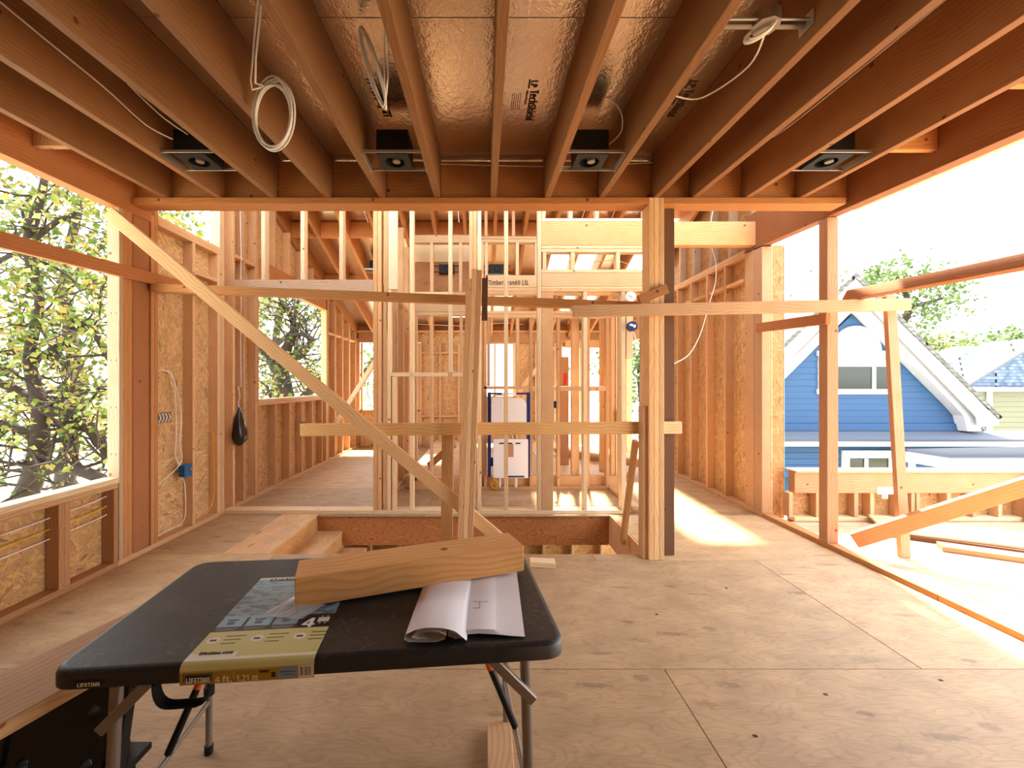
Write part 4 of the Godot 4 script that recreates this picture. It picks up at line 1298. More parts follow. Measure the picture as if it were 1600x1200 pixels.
const TH := 0.656
func build_table() -> void:
	var t := thing("folding_table", "black plastic folding table with grey steel legs", "table", V(-0.428, 0, 1.346))
	t.rotation.y = deg_to_rad(5.5)
	var st := st_new()
	var rings := [[-0.034, TH - 0.046], [-0.008, TH - 0.046], [0.0, TH - 0.040], [0.0, TH - 0.014], [-0.003, TH - 0.007], [-0.008, TH - 0.002], [-0.016, TH]]
	var loops := []
	for r in rings:
		var lp := []
		for v in rr_loop(0.612 + r[0], 0.312 + r[0], 0.052 + r[0] * 0.6):
			lp.append(Vector3(v.x, r[1], v.y))
		loops.append(lp)
	var n: int = loops[0].size()
	var uv := func(p: Vector3) -> Vector2: return Vector2(p.x / 1.24 + 0.5, p.z / 0.64 + 0.5)
	for i in loops.size() - 1:
		for k in n:
			var k2 := (k + 1) % n
			for p in [loops[i][k], loops[i + 1][k], loops[i + 1][k2], loops[i][k], loops[i + 1][k2], loops[i][k2]]:
				st.set_smooth_group(1)
				st.set_uv(uv.call(p) if i > 3 else Vector2(0.02, 0.02 + p.x * 0.01))
				st.add_vertex(p)
	for e in [0, loops.size() - 1]:
		for k in range(1, n - 1):
			for p in ([loops[e][0], loops[e][k], loops[e][k + 1]] if e == 0 else [loops[e][0], loops[e][k + 1], loops[e][k]]):
				st.set_smooth_group(-1 if e == 0 else 2)
				st.set_uv(uv.call(p))
				st.add_vertex(p)
	st.generate_normals()
	mi(t, "tabletop", st.commit(), M["table_top"])
	# legs: two per end, folding braces and cross bars
	for sx in [-1.0, 1.0]:
		for sz in [-1.0, 1.0]:
			var top := Vector3(sx * 0.52, TH - 0.047, sz * 0.215)
			var foot := Vector3(sx * 0.535, 0.0, sz * 0.235)
			var leg := tube(t, "leg", [top, top.lerp(foot, 0.62)], 0.0145, "steel_grey", 14)
			tube(leg, "inner_leg", [top.lerp(foot, 0.6), top.lerp(foot, 0.97)], 0.011, "steel_grey", 12)
			tube(leg, "foot_cap", [top.lerp(foot, 0.95), foot], 0.0145, "black_plastic", 12)
			tube(leg, "lock_collar", [top.lerp(foot, 0.60), top.lerp(foot, 0.645)], 0.0175, "black_plastic", 12)
		# folding channel from the underside to the front leg
		var a := Vector3(sx * 0.40, TH - 0.05, 0.24)
		var b := Vector3(sx * 0.525, TH - 0.175, 0.248)
		var ch := lum(t, "folding_channel", a, b + (b - a).normalized() * 0.02, 0.026, 0.016, Vector3(sx * -1, -1, 0), S(255, 255, 255))
		ch.set_surface_override_material(0, M["steel_grey"])
		# painted brace to the crossbar with orange mark
		var p := Vector3(sx * 0.36, TH - 0.05, -0.02)
		var q := Vector3(sx * 0.53, 0.20, 0.0)
		tube(t, "brace", [p, p.lerp(q, 0.46)], 0.010, "black_plastic", 10)
		tube(t, "brace_mark", [p.lerp(q, 0.46), p.lerp(q, 0.54)], 0.0115, "orange_mark", 10)
		tube(t, "brace", [p.lerp(q, 0.54), q], 0.011, "black_plastic", 10)
		tube(t, "crossbar", [Vector3(sx * 0.531, 0.19, -0.23), Vector3(sx * 0.531, 0.19, 0.23)], 0.009, "steel_grey", 10)
		tube(t, "hinge_bar", [Vector3(sx * 0.52, TH - 0.052, -0.25), Vector3(sx * 0.52, TH - 0.052, 0.25)], 0.008, "steel_grey", 10)
	# carrying strap under the front edge
	var sp := []
	for i in 17:
		var a := PI * i / 16.0
		sp.append(Vector3(-0.315 - cos(a) * 0.062, TH - 0.044 - sin(a) * 0.062 - 0.008 * sin(a * 3.0), 0.300))
	tube(t, "carry_strap", sp, 0.016, "strap", 10, 0.28, Vector3(-1, 0, 0))
	# moulded badge on the corner of the front edge
	var bd := bx_local(t, "badge", Vector3(-0.515, TH - 0.027, 0.3125), Vector3(0.062, 0.013, 0.0012), "black_plastic", 0.0005)
	text(bd, "LIFETIME", 0.0085, Transform3D(Basis(), Vector3(-0.024, -0.004, 0.0008)), "print_pale", "lettering", 0.048)

func build_table_things() -> void:
	var base := V(-0.428, 0, 1.346)
	var rot := Basis(Vector3.UP, deg_to_rad(5.5))
	# printed card sleeve folded over the front edge
	var t := thing("product_sleeve", "printed card sleeve folded over the front edge of black table", "label", base)
	t.basis = rot
	var x0 := -0.317
	var x1 := -0.012
	var w := x1 - x0
	var W := 512
	var Hh := 704
	var im := Image.create(W, Hh, false, Image.FORMAT_RGB8)
	var n := noise(17, 0.012, 4)
	for x in W:
		for y in Hh:
			var k := n.get_noise_2d(x, y * 2.2)
			im.set_pixel(x, y, Color(0.55, 0.68, 0.74).lerp(Color(0.32, 0.44, 0.52), clampf(k * 1.6 + 0.4 * float(y) / Hh, 0, 1)))
	im.fill_rect(Rect2i(0, 0, W, 26), Color(0.80, 0.82, 0.76))
	im.fill_rect(Rect2i(60, 12, 190, 34), Color(0.12, 0.12, 0.12))
	for l in [[80, 110, 300, 4], [40, 230, 4, 4]]:
		im.fill_rect(Rect2i(l[0], l[1], l[2], l[3]), Color(0.2, 0.27, 0.32))
	for i in 130:
		im.fill_rect(Rect2i(80 - int(i * 0.3), 110 + i, 4, 2), Color(0.22, 0.3, 0.34))
		im.fill_rect(Rect2i(380 + int(i * 0.1), 110 + i, 4, 2), Color(0.22, 0.3, 0.34))
	im.fill_rect(Rect2i(0, 390, W, 104), Color(0.10, 0.11, 0.12))
	for i in 3:
		im.fill_rect(Rect2i(4 + i * 122, 376, 108, 84), Color(0.58, 0.74, 0.80).lerp(Color(0.40, 0.5, 0.56), 0.4 if i == 2 else 0.0))
		im.fill_rect(Rect2i(30 + i * 122, 404, 50, 10), Color(0.18, 0.2, 0.22))
		im.fill_rect(Rect2i(38 + i * 122, 420, 34, 24), Color(0.3, 0.36, 0.4))
		im.fill_rect(Rect2i(6 + i * 122, 470, 100, 4), Color(0.6, 0.6, 0.58))
		im.fill_rect(Rect2i(16 + i * 122, 480, 80, 4), Color(0.6, 0.6, 0.58))
	im.fill_rect(Rect2i(446, 420, 52, 34), Color(0.92, 0.92, 0.90))
	for i in 2:
		for j in 2:
			im.fill_rect(Rect2i(456 + i * 24, 408 + j * 52, 9, 7), Color(0.92, 0.92, 0.90))
	im.fill_rect(Rect2i(0, 494, W, 210), Color(0.85, 0.82, 0.55))
	for i in 3:
		for dx in range(-26, 27):
			var hh := int(sqrt(26.0 * 26.0 - dx * dx) * 0.8)
			im.fill_rect(Rect2i(44 + i * 180 + dx, 552 - hh, 1, hh * 2), Color(0.95, 0.94, 0.88))
		im.fill_rect(Rect2i(30 + i * 180, 546, 28, 12), Color(0.14, 0.13, 0.13))
		for j in 3:
			im.fill_rect(Rect2i(86 + i * 180, 526 + j * 24, 84 - 12 * j, 6), Color(0.30, 0.27, 0.16))
	im.fill_rect(Rect2i(0, 632, 190, 40), Color(0.95, 0.94, 0.88))
	im.fill_rect(Rect2i(0, 662, W, 14), Color(0.95, 0.94, 0.86))
	var lm := mat("sleeve_print", Color.WHITE, 0.38, 0.0, 0.5)
	lm.albedo_texture = to_tex(im)
	# top flap as a thin folded sheet: back edge, front bend, down over the edge
	var prof := [[-0.14, TH + 0.0012, 0.0], [0.05, TH + 0.0016, 0.42], [0.297, TH + 0.0014, 0.955], [0.3065, TH - 0.0008, 0.975], [0.3125, TH - 0.006, 0.987], [0.3142, TH - 0.014, 0.997]]
	var st := st_new()
	sheet_into(st, prof, x0, x1)
	st.generate_normals()
	mi(t, "top_flap", st.commit(), lm)
	var im2 := Image.create(512, 64, false, Image.FORMAT_RGB8)
	im2.fill(Color(0.66, 0.52, 0.14))
	im2.fill_rect(Rect2i(0, 0, 512, 8), Color(0.74, 0.66, 0.32))
	im2.fill_rect(Rect2i(14, 12, 108, 38), Color(0.10, 0.09, 0.08))
	im2.fill_rect(Rect2i(18, 15, 100, 32), Color(0.78, 0.70, 0.42))
	im2.fill_rect(Rect2i(20, 17, 96, 28), Color(0.10, 0.09, 0.08))
	im2.fill_rect(Rect2i(202, 12, 3, 40), Color(0.84, 0.76, 0.46))
	im2.fill_rect(Rect2i(300, 14, 36, 12), Color(0.2, 0.18, 0.12))
	im2.fill_rect(Rect2i(346, 26, 16, 24), Color(0.14, 0.13, 0.1))
	im2.fill_rect(Rect2i(372, 4, 76, 58), Color(0.52, 0.60, 0.66))
	im2.fill_rect(Rect2i(380, 26, 60, 4), Color(0.2, 0.2, 0.22))
	im2.fill_rect(Rect2i(390, 40, 44, 3), Color(0.3, 0.2, 0.2))
	im2.fill_rect(Rect2i(450, 2, 60, 60), Color(0.90, 0.84, 0.76))
	for i in 10:
		if i % 4 != 3: im2.fill_rect(Rect2i(458 + i * 4, 10, 3 if i % 3 == 0 else 2, 40), Color(0.2, 0.15, 0.13))
	var lm2 := mat("sleeve_front_print", Color.WHITE, 0.38, 0.0, 0.5)
	lm2.albedo_texture = to_tex(im2)
	var st2 := st_new()
	sheet_into(st2, [[0.3142, TH - 0.0142, 0.01], [0.3142, TH - 0.046, 0.99]], x0, x1)
	st2.generate_normals()
	var ff := mi(t, "front_flap", st2.commit(), lm2)
	text(t, "LIFETIME", 0.012, Transform3D(Basis(), Vector3(x0 + 0.014, TH - 0.036, 0.3147)), "print_white", "lettering", 0.052)
	text(t, "4 ft.", 0.015, Transform3D(Basis(), Vector3(x0 + 0.078, TH - 0.037, 0.3147)), "print_pale", "lettering", 0.038)
	text(t, "1,21 m", 0.015, Transform3D(Basis(), Vector3(x0 + 0.126, TH - 0.037, 0.3147)), "print_pale", "lettering", 0.048)
	var flat := Basis(Vector3.RIGHT, -PI / 2)
	text(t, "LIFETIME", 0.013, Transform3D(flat, Vector3(x0 + 0.042, TH + 0.0024, -0.124)), "print_white", "lettering", 0.10)
	text(t, "4", 0.046, Transform3D(flat, Vector3(x0 + 0.228, TH + 0.0024, 0.158)), "print_white")
	text(t, "lifetime.com", 0.011, Transform3D(flat, Vector3(x0 + 0.022, TH + 0.0024, 0.274)), "ink", "lettering", 0.078)
	# timber block across the table
	var lb := thing("timber_block", "thick fir timber offcut resting across the black table", "timber", Vector3())
	var p := V(X(462, 1.253) - 0.022, TH + 0.050, 1.253 + 0.06)
	var dirx := Vector3(0.69, 0.010, -0.231).normalized()
	lum(lb, "timber", p, p + dirx * 0.725, 0.14, 0.088, Vector3(0.25, 0, -1), S(242, 190, 128))
	# folded drawing set: curled outer fold and flat sheets
	var d := thing("drawing_set", "folded white building drawings lying under the timber block", "paper", Vector3())
	var sh := st_new()
	var left := [[0.160, 0.006], [0.150, 0.014], [0.13, 0.030], [0.10, 0.038], [0.06, 0.039], [0.03, 0.034], [0.006, 0.022], [0.0, 0.010], [0.012, 0.003], [0.05, 0.002], [0.085, 0.003], [0.105, 0.010], [0.108, 0.020], [0.09, 0.028], [0.06, 0.029], [0.035, 0.024], [0.02, 0.016], [0.03, 0.010], [0.06, 0.009]]
	roll_into(sh, left, -0.205, 1.09, 1.63)
	sh.generate_normals()
	mi(d, "outer_fold", sh.commit(), M["paper"])
	var sh2 := st_new()
	roll_into(sh2, [[0.03, 0.022], [0.06, 0.026], [0.10, 0.030], [0.13, 0.026], [0.148, 0.016], [0.15, 0.008], [0.13, 0.004], [0.11, 0.012], [0.115, 0.020], [0.13, 0.018], [0.138, 0.012]], -0.205, 1.10, 1.62)
	sh2.generate_normals()
	mi(d, "inner_fold", sh2.commit(), M["paper"])
	for i in 4:
		var s3 := st_new()
		var ex := 0.012 * i
		roll_into(s3, [[0.155, 0.007 + 0.001 * i], [0.19, 0.010 + 0.0016 * i], [0.23, 0.008 + 0.0016 * i], [0.28 - ex, 0.003 + 0.0008 * i], [0.31 - ex, 0.0015 + 0.0008 * i]], -0.205, 1.115 + 0.004 * i, 1.60)
		s3.generate_normals()
		mi(d, "sheet", s3.commit(), M["paper"])
	for l in [[0.012, 1.268, 0.045, 0.0014], [0.012, 1.232, 0.020, 0.0014], [0.030, 1.232, 0.0014, 0.036]]:
		var z0: float = l[1]
		bx(d, "drawn_line", -0.045 + l[0], -0.045 + l[0] + l[2], TH + 0.0158, TH + 0.0166, z0, z0 + l[3], S(50, 50, 70), "ink")
	# small clear bag
	var bgm := st_new()
	var g := 9
	var rr := RandomNumberGenerator.new()
	rr.seed = 12
	var hts := []
	for i in g + 1:
		var row := []
		for k in g + 1:
			var edge := minf(minf(i, g - i), minf(k, g - k)) / (g * 0.5)
			row.append(0.002 + edge * 0.016 * rr.randf_range(0.3, 1.3))
		hts.append(row)
	for i in g:
		for k in g:
			for v in [[i, k], [i + 1, k], [i + 1, k + 1], [i, k], [i + 1, k + 1], [i, k + 1]]:
				bgm.set_smooth_group(-1)
				bgm.add_vertex(Vector3(v[0] * 0.014 + v[1] * 0.006 - 0.06, hts[v[0]][v[1]], v[1] * -0.014 + 0.05 + v[0] * 0.002))
	bgm.generate_normals()
	tag(mi(self, "hardware_bag", bgm.commit(), M["clear_bag"], Transform3D(Basis(), Vector3(-0.575, TH + 0.003, -1.262))), "small crumpled clear plastic bag lying on the printed sleeve", "bag")

func sheet_into(st: SurfaceTool, prof: Array, x0: float, x1: float) -> void:
	for i in prof.size() - 1:
		var a: Array = prof[i]
		var b: Array = prof[i + 1]
		var q := [Vector3(x0, a[1], a[0]), Vector3(x1, a[1], a[0]), Vector3(x1, b[1], b[0]), Vector3(x0, b[1], b[0])]
		var t := [Vector2(0, a[2]), Vector2(1, a[2]), Vector2(1, b[2]), Vector2(0, b[2])]
		for k in [0, 1, 2, 0, 2, 3]:
			st.set_smooth_group(1)
			st.set_uv(t[k])
			st.add_vertex(q[k])

# sheet with a cross section (x, height) running back from depth d0 to d1, pressed flatter toward the back
func roll_into(st: SurfaceTool, cs: Array, x: float, d0: float, d1: float) -> void:
	var steps := 8
	for i in steps:
		for k in cs.size() - 1:
			for v in [[i, k], [i, k + 1], [i + 1, k + 1], [i, k], [i + 1, k + 1], [i + 1, k]]:
				var f := float(v[0]) / steps
				var press := lerpf(1.0, 0.42, smoothstep(0.15, 0.45, f)) if f < 0.8 else lerpf(0.42, 0.8, (f - 0.8) / 0.2)
				var dd := lerpf(d0, d1, f)
				st.set_smooth_group(1)
				st.add_vertex(V(x + cs[v[1]][0] + f * 0.01, TH + 0.0015 + cs[v[1]][1] * press, dd))

# ------------------------------------------------------------------ plank on a black sawhorse
func build_plank_and_sawhorse() -> void:
	board("scaffold_plank", "wide weathered plank resting on the black plastic sawhorse", "plank", V(-1.137 + 0.303 * (0.62 - 1.22), 0.531, 0.62), V(-1.137 + 0.303 * (1.86 - 1.22), 0.531, 1.86), 0.038, 0.235, Vector3.UP, S(214, 178, 136))
	var s := thing("sawhorse", "black plastic folding sawhorse with slotted panels under plank", "sawhorse", V(-1.14, 0, 1.22))
	for side in [1.0, -1.0]:
		var c := CSGCombiner3D.new()
		c.name = "slotted_panel"
		c.position = Vector3(0, 0.505, side * 0.03)
		c.rotation.x = side * -0.20
		var b := CSGBox3D.new()
		b.size = Vector3(0.34, 0.30 if side > 0 else 0.06, 0.03)
		b.position = Vector3(0, -0.15 if side > 0 else -0.03, 0)
		b.material = M["black_plastic"]
		c.add_child(b)
		for lx in [-0.145, 0.145]:
			var leg := CSGBox3D.new()
			leg.size = Vector3(0.05, 0.24 if side > 0 else 0.46, 0.034)
			leg.position = Vector3(lx * 1.03, -0.385 if side > 0 else -0.275, 0)
			if side < 0:
				leg.size.x = 0.03
				leg.position.x = signf(lx) * 0.03
			leg.material = M["black_plastic"]
			c.add_child(leg)
		for q in [[-0.135, -0.16, 0.016, 0.10], [0.135, -0.16, 0.016, 0.10], [-0.03, -0.25, 0.10, 0.03]]:
			var cut := CSGBox3D.new()
			cut.operation = CSGShape3D.OPERATION_SUBTRACTION
			cut.size = Vector3(q[2], q[3], 0.08)
			cut.position = Vector3(q[0], q[1], 0)
			cut.material = M["black_plastic"]
			c.add_child(cut)
		for q in [[-0.085, -0.07], [-0.085, -0.205], [0.085, -0.205], [0.085, -0.08]]:
			var cut := CSGCylinder3D.new()
			cut.operation = CSGShape3D.OPERATION_SUBTRACTION
			cut.radius = 0.017
			cut.height = 0.08
			cut.sides = 16
			cut.rotation.x = PI / 2
			cut.position = Vector3(q[0], q[1], 0)
			cut.material = M["black_plastic"]
			c.add_child(cut)
		s.add_child(c, true)
	bx_local(s, "top_rail", Vector3(0, 0.495, 0), Vector3(0.36, 0.03, 0.09), "black_plastic", 0.004)
	bx_local(s, "spreader", Vector3(0, 0.22, 0), Vector3(0.26, 0.02, 0.17), "black_plastic", 0.003)

func build_loose_things() -> void:
	board("loose_stud", "pale stud lying on the floor beside the table leg", "plank", V(0.055, 0.0195, 0.75), V(0.055, 0.0195, 1.625), 0.089, 0.038, Vector3.RIGHT, S(226, 186, 146))
	board("wood_offcut", "small stud offcut on floor at the stair opening edge", "offcut", V(0.33, 0.0195, 3.12), V(0.51, 0.0195, 3.10), 0.089, 0.038, Vector3(0, 0, 1), PALE)

# ------------------------------------------------------------------ blue house across the way
func build_blue_house() -> void:
	var D := 12.2
	var h := thing("blue_house", "blue clapboard house with white trimmed gable and arched window", "house", V(X(1338, D), -3.25, D))
	var off := -h.position
	var sub := Node3D.new()
	var put := func(o: Node3D): o.position += off
	# clapboards of the gable, one by one
	var k := 0.93
	var ax := 1338.0
	var ay := 486.0
	var y := 488.0
	var row := 0
	while y < 673.0:
		var y2 := minf(y + 9.4, 673.0)
		var a := (y - ay) / k
		var b := (y2 - ay) / k
		var c := tinted(S(255, 255, 255), 0.0)
		var o := prism_px(h, "clapboard", [[ax - a, y], [ax + a, y], [ax + b, y2], [ax - b, y2]], D - 0.012 * (row % 2), D + 0.03, "blue_paint")
		put.call(o)
		y += 9.6
		row += 1
	put.call(prism_px(h, "wall_core", [[1140, 672], [ax, 490], [1536, 672], [1536, 676], [1536, 800], [1140, 800]], D + 0.035, D + 0.3, "blue_paint"))
	put.call(prism_px(h, "skirt_board", [[1140, 662], [1528, 662], [1528, 673], [1140, 673]], D - 0.05, D + 0.03, "blue_paint"))
	# rakes: fascia and soffit, with flared foot
	for sgn in [1.0, -1.0]:
		var m := func(list: Array): return list.map(func(p): return [ax + sgn * (p[0] - ax), p[1]])
		put.call(prism_px(h, "rake_fascia", m.call([[1338, 433], [1424, 515], [1481, 574], [1540, 637], [1562, 656], [1560, 664], [1530, 667], [1527, 652], [1510, 634], [1338, 456]]), 11.7, 11.75, "white_paint"))
		put.call(prism_px(h, "soffit", m.call([[1338, 460], [1508, 632], [1530, 656], [1534, 674], [1512, 674], [1506, 650], [1490, 632], [1338, 480]]), 11.9, 12.19, "white_paint"))
		put.call(prism_px(h, "roof_slope", m.call([[1338, 425], [1567, 652], [1562, 655], [1338, 434]]), 11.66, 16.0, "shingle"))
	# arched window
	var wx := func(px): return X(px, D)
	var arch := []
	var inner := []
	for i in 25:
		var a := PI * i / 24.0
		arch.append([1339 + cos(a) * 39, 549 - sin(a) * 40])
		inner.append([1339 + cos(a) * 30, 549 - sin(a) * 31])
	var ringpoly := arch.duplicate()
	inner.reverse()
	ringpoly.append_array(inner)
	var win := Node3D.new()
	win.name = "arched_window"
	h.add_child(win)
	put.call(win)
	prism_px(win, "arch_trim", ringpoly, D - 0.07, D, "white_paint")
	prism_px(win, "arch_light", inner, D - 0.03, D, "blind")
	for r in [[1278, 548, 1396, 556], [1278, 608, 1396, 616], [1280, 556, 1286, 608], [1390, 556, 1396, 608], [1298, 556, 1304, 608], [1364, 556, 1369, 608]]:
		prism_px(win, "window_trim", [[r[0], r[1]], [r[2], r[1]], [r[2], r[3]], [r[0], r[3]]], D - 0.06, D, "white_paint")
	for r in [[1286, 1298], [1304, 1364], [1369, 1390]]:
		prism_px(win, "pane", [[r[0], 556], [r[1], 556], [r[1], 608], [r[0], 608]], D - 0.025, D - 0.015, "window_glass")
		prism_px(win, "blind", [[r[0] + 0.3, 556], [r[1] - 0.3, 556], [r[1] - 0.3, 573], [r[0] + 0.3, 573]], D - 0.032, D - 0.026, "blind")
	# pent roof below the gable
	var pr := st_new()
	var e := 11.3
	var A := [V(X(1130, D), Y(673, D), D), V(X(1640, D), Y(673, D), D), V(X(1700, e), Y(689, e), e), V(X(1130, e), Y(689, e), e)]
	for i in [0, 1, 2, 0, 2, 3]:
		pr.set_uv(Vector2(A[i].x, A[i].z))
		pr.add_vertex(A[i] + Vector3(0, 0.0, 0))
	for i in [0, 2, 1, 0, 3, 2]:
		pr.set_uv(Vector2(A[i].x, A[i].z))
		pr.add_vertex(A[i] - Vector3(0, 0.06, 0))
	pr.generate_normals()
	put.call(mi(h, "pent_roof", pr.commit(), M["grey_roof"]))
	put.call(prism_px(h, "drip_edge", [[1130, 687], [1700, 687], [1700, 690], [1130, 690]], e - 0.02, e + 0.02, "drip_edge"))
	put.call(prism_px(h, "fascia", [[1130, 690], [1700, 690], [1700, 697.5], [1130, 697.5]], e, e + 0.05, "white_paint"))
	# lower wall with window
	for i in 5:
		put.call(prism_px(h, "clapboard", [[1130, 698 + i * 9.6], [1600, 698 + i * 9.6], [1600, 707 + i * 9.6], [1130, 707 + i * 9.6]], 11.75 - 0.012 * (i % 2), 11.8, "blue_paint"))
	var lw := Node3D.new()
	lw.name = "lower_window"
	h.add_child(lw)
	put.call(lw)
	for r in [[1317, 704, 1400, 716], [1317, 716, 1328, 750], [1390, 716, 1400, 750], [1352, 717, 1357, 750]]:
		prism_px(lw, "window_trim", [[r[0], r[1]], [r[2], r[1]], [r[2], r[3]], [r[0], r[3]]], 11.68, 11.74, "white_paint")
	for r in [[1328, 1352], [1357, 1390]]:
		prism_px(lw, "pane", [[r[0], 717], [r[1], 717], [r[1], 750], [r[0], 750]], 11.72, 11.735, "window_glass")
	# porch at the right
	put.call(prism_px(h, "porch_fascia", [[1418, 706], [1484, 716], [1640, 716], [1640, 733], [1484, 733], [1418, 722]], 10.6, 10.65, "white_paint"))
	put.call(prism_px(h, "porch_roof", [[1418, 702], [1640, 697], [1640, 716], [1484, 716], [1418, 706]], 10.7, 10.75, "grey_roof"))
	put.call(prism_px(h, "porch_drip_edge", [[1418, 703.5], [1484, 713.5], [1640, 713.5], [1640, 716], [1484, 716], [1418, 706]], 10.58, 10.6, "drip_edge"))
	put.call(prism_px(h, "porch_column", [[1425, 720], [1431, 720], [1431, 900], [1425, 900]], 10.7, 10.8, "white_paint"))

func build_neighbours() -> void:
	var D := 17.0
	var h := thing("pale_house", "pale yellow house with blue shingle hip roof beyond blue house", "house", V(X(1570, D), -3.25, D))
	var off := -h.position
	var put := func(o: Node3D): o.position += off
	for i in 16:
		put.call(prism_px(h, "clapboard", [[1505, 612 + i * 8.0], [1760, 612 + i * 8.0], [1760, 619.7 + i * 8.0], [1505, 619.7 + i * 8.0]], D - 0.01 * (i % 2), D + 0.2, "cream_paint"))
	put.call(prism_px(h, "gutter", [[1510, 604.5], [1765, 607], [1765, 612], [1512, 611]], D - 0.45, D - 0.3, "white_paint"))
	put.call(prism_px(h, "downspout", [[1545, 612], [1551, 612], [1551, 700], [1545, 700]], D - 0.1, D - 0.02, "white_paint"))
	put.call(prism_px(h, "hip_roof", [[1511, 604.5], [1600, 550], [1640, 526], [1780, 526], [1780, 607]], D - 0.2, D + 2.0, "shingle_blue"))
	put.call(prism_px(h, "hip_ridge", [[1511, 602.5], [1600, 548], [1640, 524], [1640, 527], [1600, 552], [1513, 605]], D - 0.25, D - 0.2, "grey_roof"))
	var E := 21.0
	var h2 := thing("white_house", "white clapboard house with flat parapet roof behind pale house", "house", V(X(1570, E), -3.25, E))
	var off2 := -h2.position
	for i in 9:
		var o := prism_px(h2, "clapboard", [[1504, 544 + i * 8.0], [1780, 544 + i * 8.0], [1780, 551.7 + i * 8.0], [1504, 551.7 + i * 8.0]], E - 0.01 * (i % 2), E + 3.0, "white_paint")
		o.position += off2
	for q in [["cornice", [[1494, 541], [1785, 541], [1785, 545], [1494, 545]], E - 0.3], ["corner_board", [[1500, 556], [1508, 556], [1508, 625], [1500, 625]], E - 0.1], ["eave", [[1466, 555], [1508, 552], [1508, 556], [1466, 558]], E - 0.4]]:
		var o2 := prism_px(h2, q[0], q[1], q[2], q[2] + 0.3, "white_paint")
		o2.position += off2

# ------------------------------------------------------------------ trees
func grow(st: SurfaceTool, tips: Array, p: Vector3, dir: Vector3, len_: float, r: float, depth: int, tr: RandomNumberGenerator, wild: float) -> void:
	var pts := [p]
	var rad := [r]
	var d := dir
	var q := p
	var n := 4
	for i in n:
		d = (d + Vector3(tr.randfn(0, wild), tr.randfn(0.02, wild * 0.8), tr.randfn(0, wild))).normalized()
		q = q + d * len_ / n
		pts.append(q)
		rad.append(lerpf(r, r * 0.62, float(i + 1) / n))
	tube_into(st, pts, rad, 7 if r > 0.05 else 4)
	if depth <= 0:
		for i in range(1, pts.size()):
			tips.append(pts[i])
		return
	if depth == 1:
		tips.append(pts[-1])
	var kids := 2 + int(tr.randf() < 0.75)
	for i in kids:
		var a := tr.randf() * TAU
		var side := d.cross(Vector3.UP if absf(d.y) < 0.9 else Vector3.RIGHT).normalized().rotated(d, a)
		var nd := (d * tr.randf_range(0.5, 1.0) + side * tr.randf_range(0.5, 1.0)).normalized()
		var from: Vector3 = pts[-1] if i < 2 else pts[2]
		grow(st, tips, from, nd, len_ * tr.randf_range(0.66, 0.86), r * (0.62 if i < 2 else 0.42), depth - 1, tr, wild)

func leaves_mesh(tips: Array, per: int, spread: float, size: float, tones: Array, tr: RandomNumberGenerator) -> ArrayMesh:
	var P := PackedVector3Array()
	var N := PackedVector3Array()
	var C := PackedColorArray()
	for t in tips:
		for i in per:
			var c: Vector3 = t + Vector3(tr.randfn(0, spread), tr.randfn(0, spread * 0.8), tr.randfn(0, spread))
			var u := Vector3(tr.randfn(0, 1), tr.randfn(-0.3, 0.7), tr.randfn(0, 1)).normalized()
			var w := u.cross(Vector3(tr.randfn(0, 1), tr.randfn(0, 1), tr.randfn(0, 1)).normalized()).normalized()
			var nn := u.cross(w)
			var s := size * tr.randf_range(0.6, 1.25)
			var col: Color = (tones[tr.randi() % tones.size()] * tr.randf_range(0.85, 1.1)).srgb_to_linear()
			col.a = 1.0
			var b := c - u * s * 0.5
			var tip := c + u * s * 0.55
			var l := c + w * s * 0.42 + nn * s * 0.14
			var r := c - w * s * 0.42 + nn * s * 0.14
			for tri in [[b, l, tip], [b, tip, r]]:
				var nm: Vector3 = (tri[1] - tri[0]).cross(tri[2] - tri[0]).normalized()
				for v in tri:
					P.append(v)
					N.append(-nm)
					C.append(col)
	var A := []
	A.resize(Mesh.ARRAY_MAX)
	A[Mesh.ARRAY_VERTEX] = P
	A[Mesh.ARRAY_NORMAL] = N
	A[Mesh.ARRAY_COLOR] = C
	var m := ArrayMesh.new()
	m.add_surface_from_arrays(Mesh.PRIMITIVE_TRIANGLES, A)
	return m

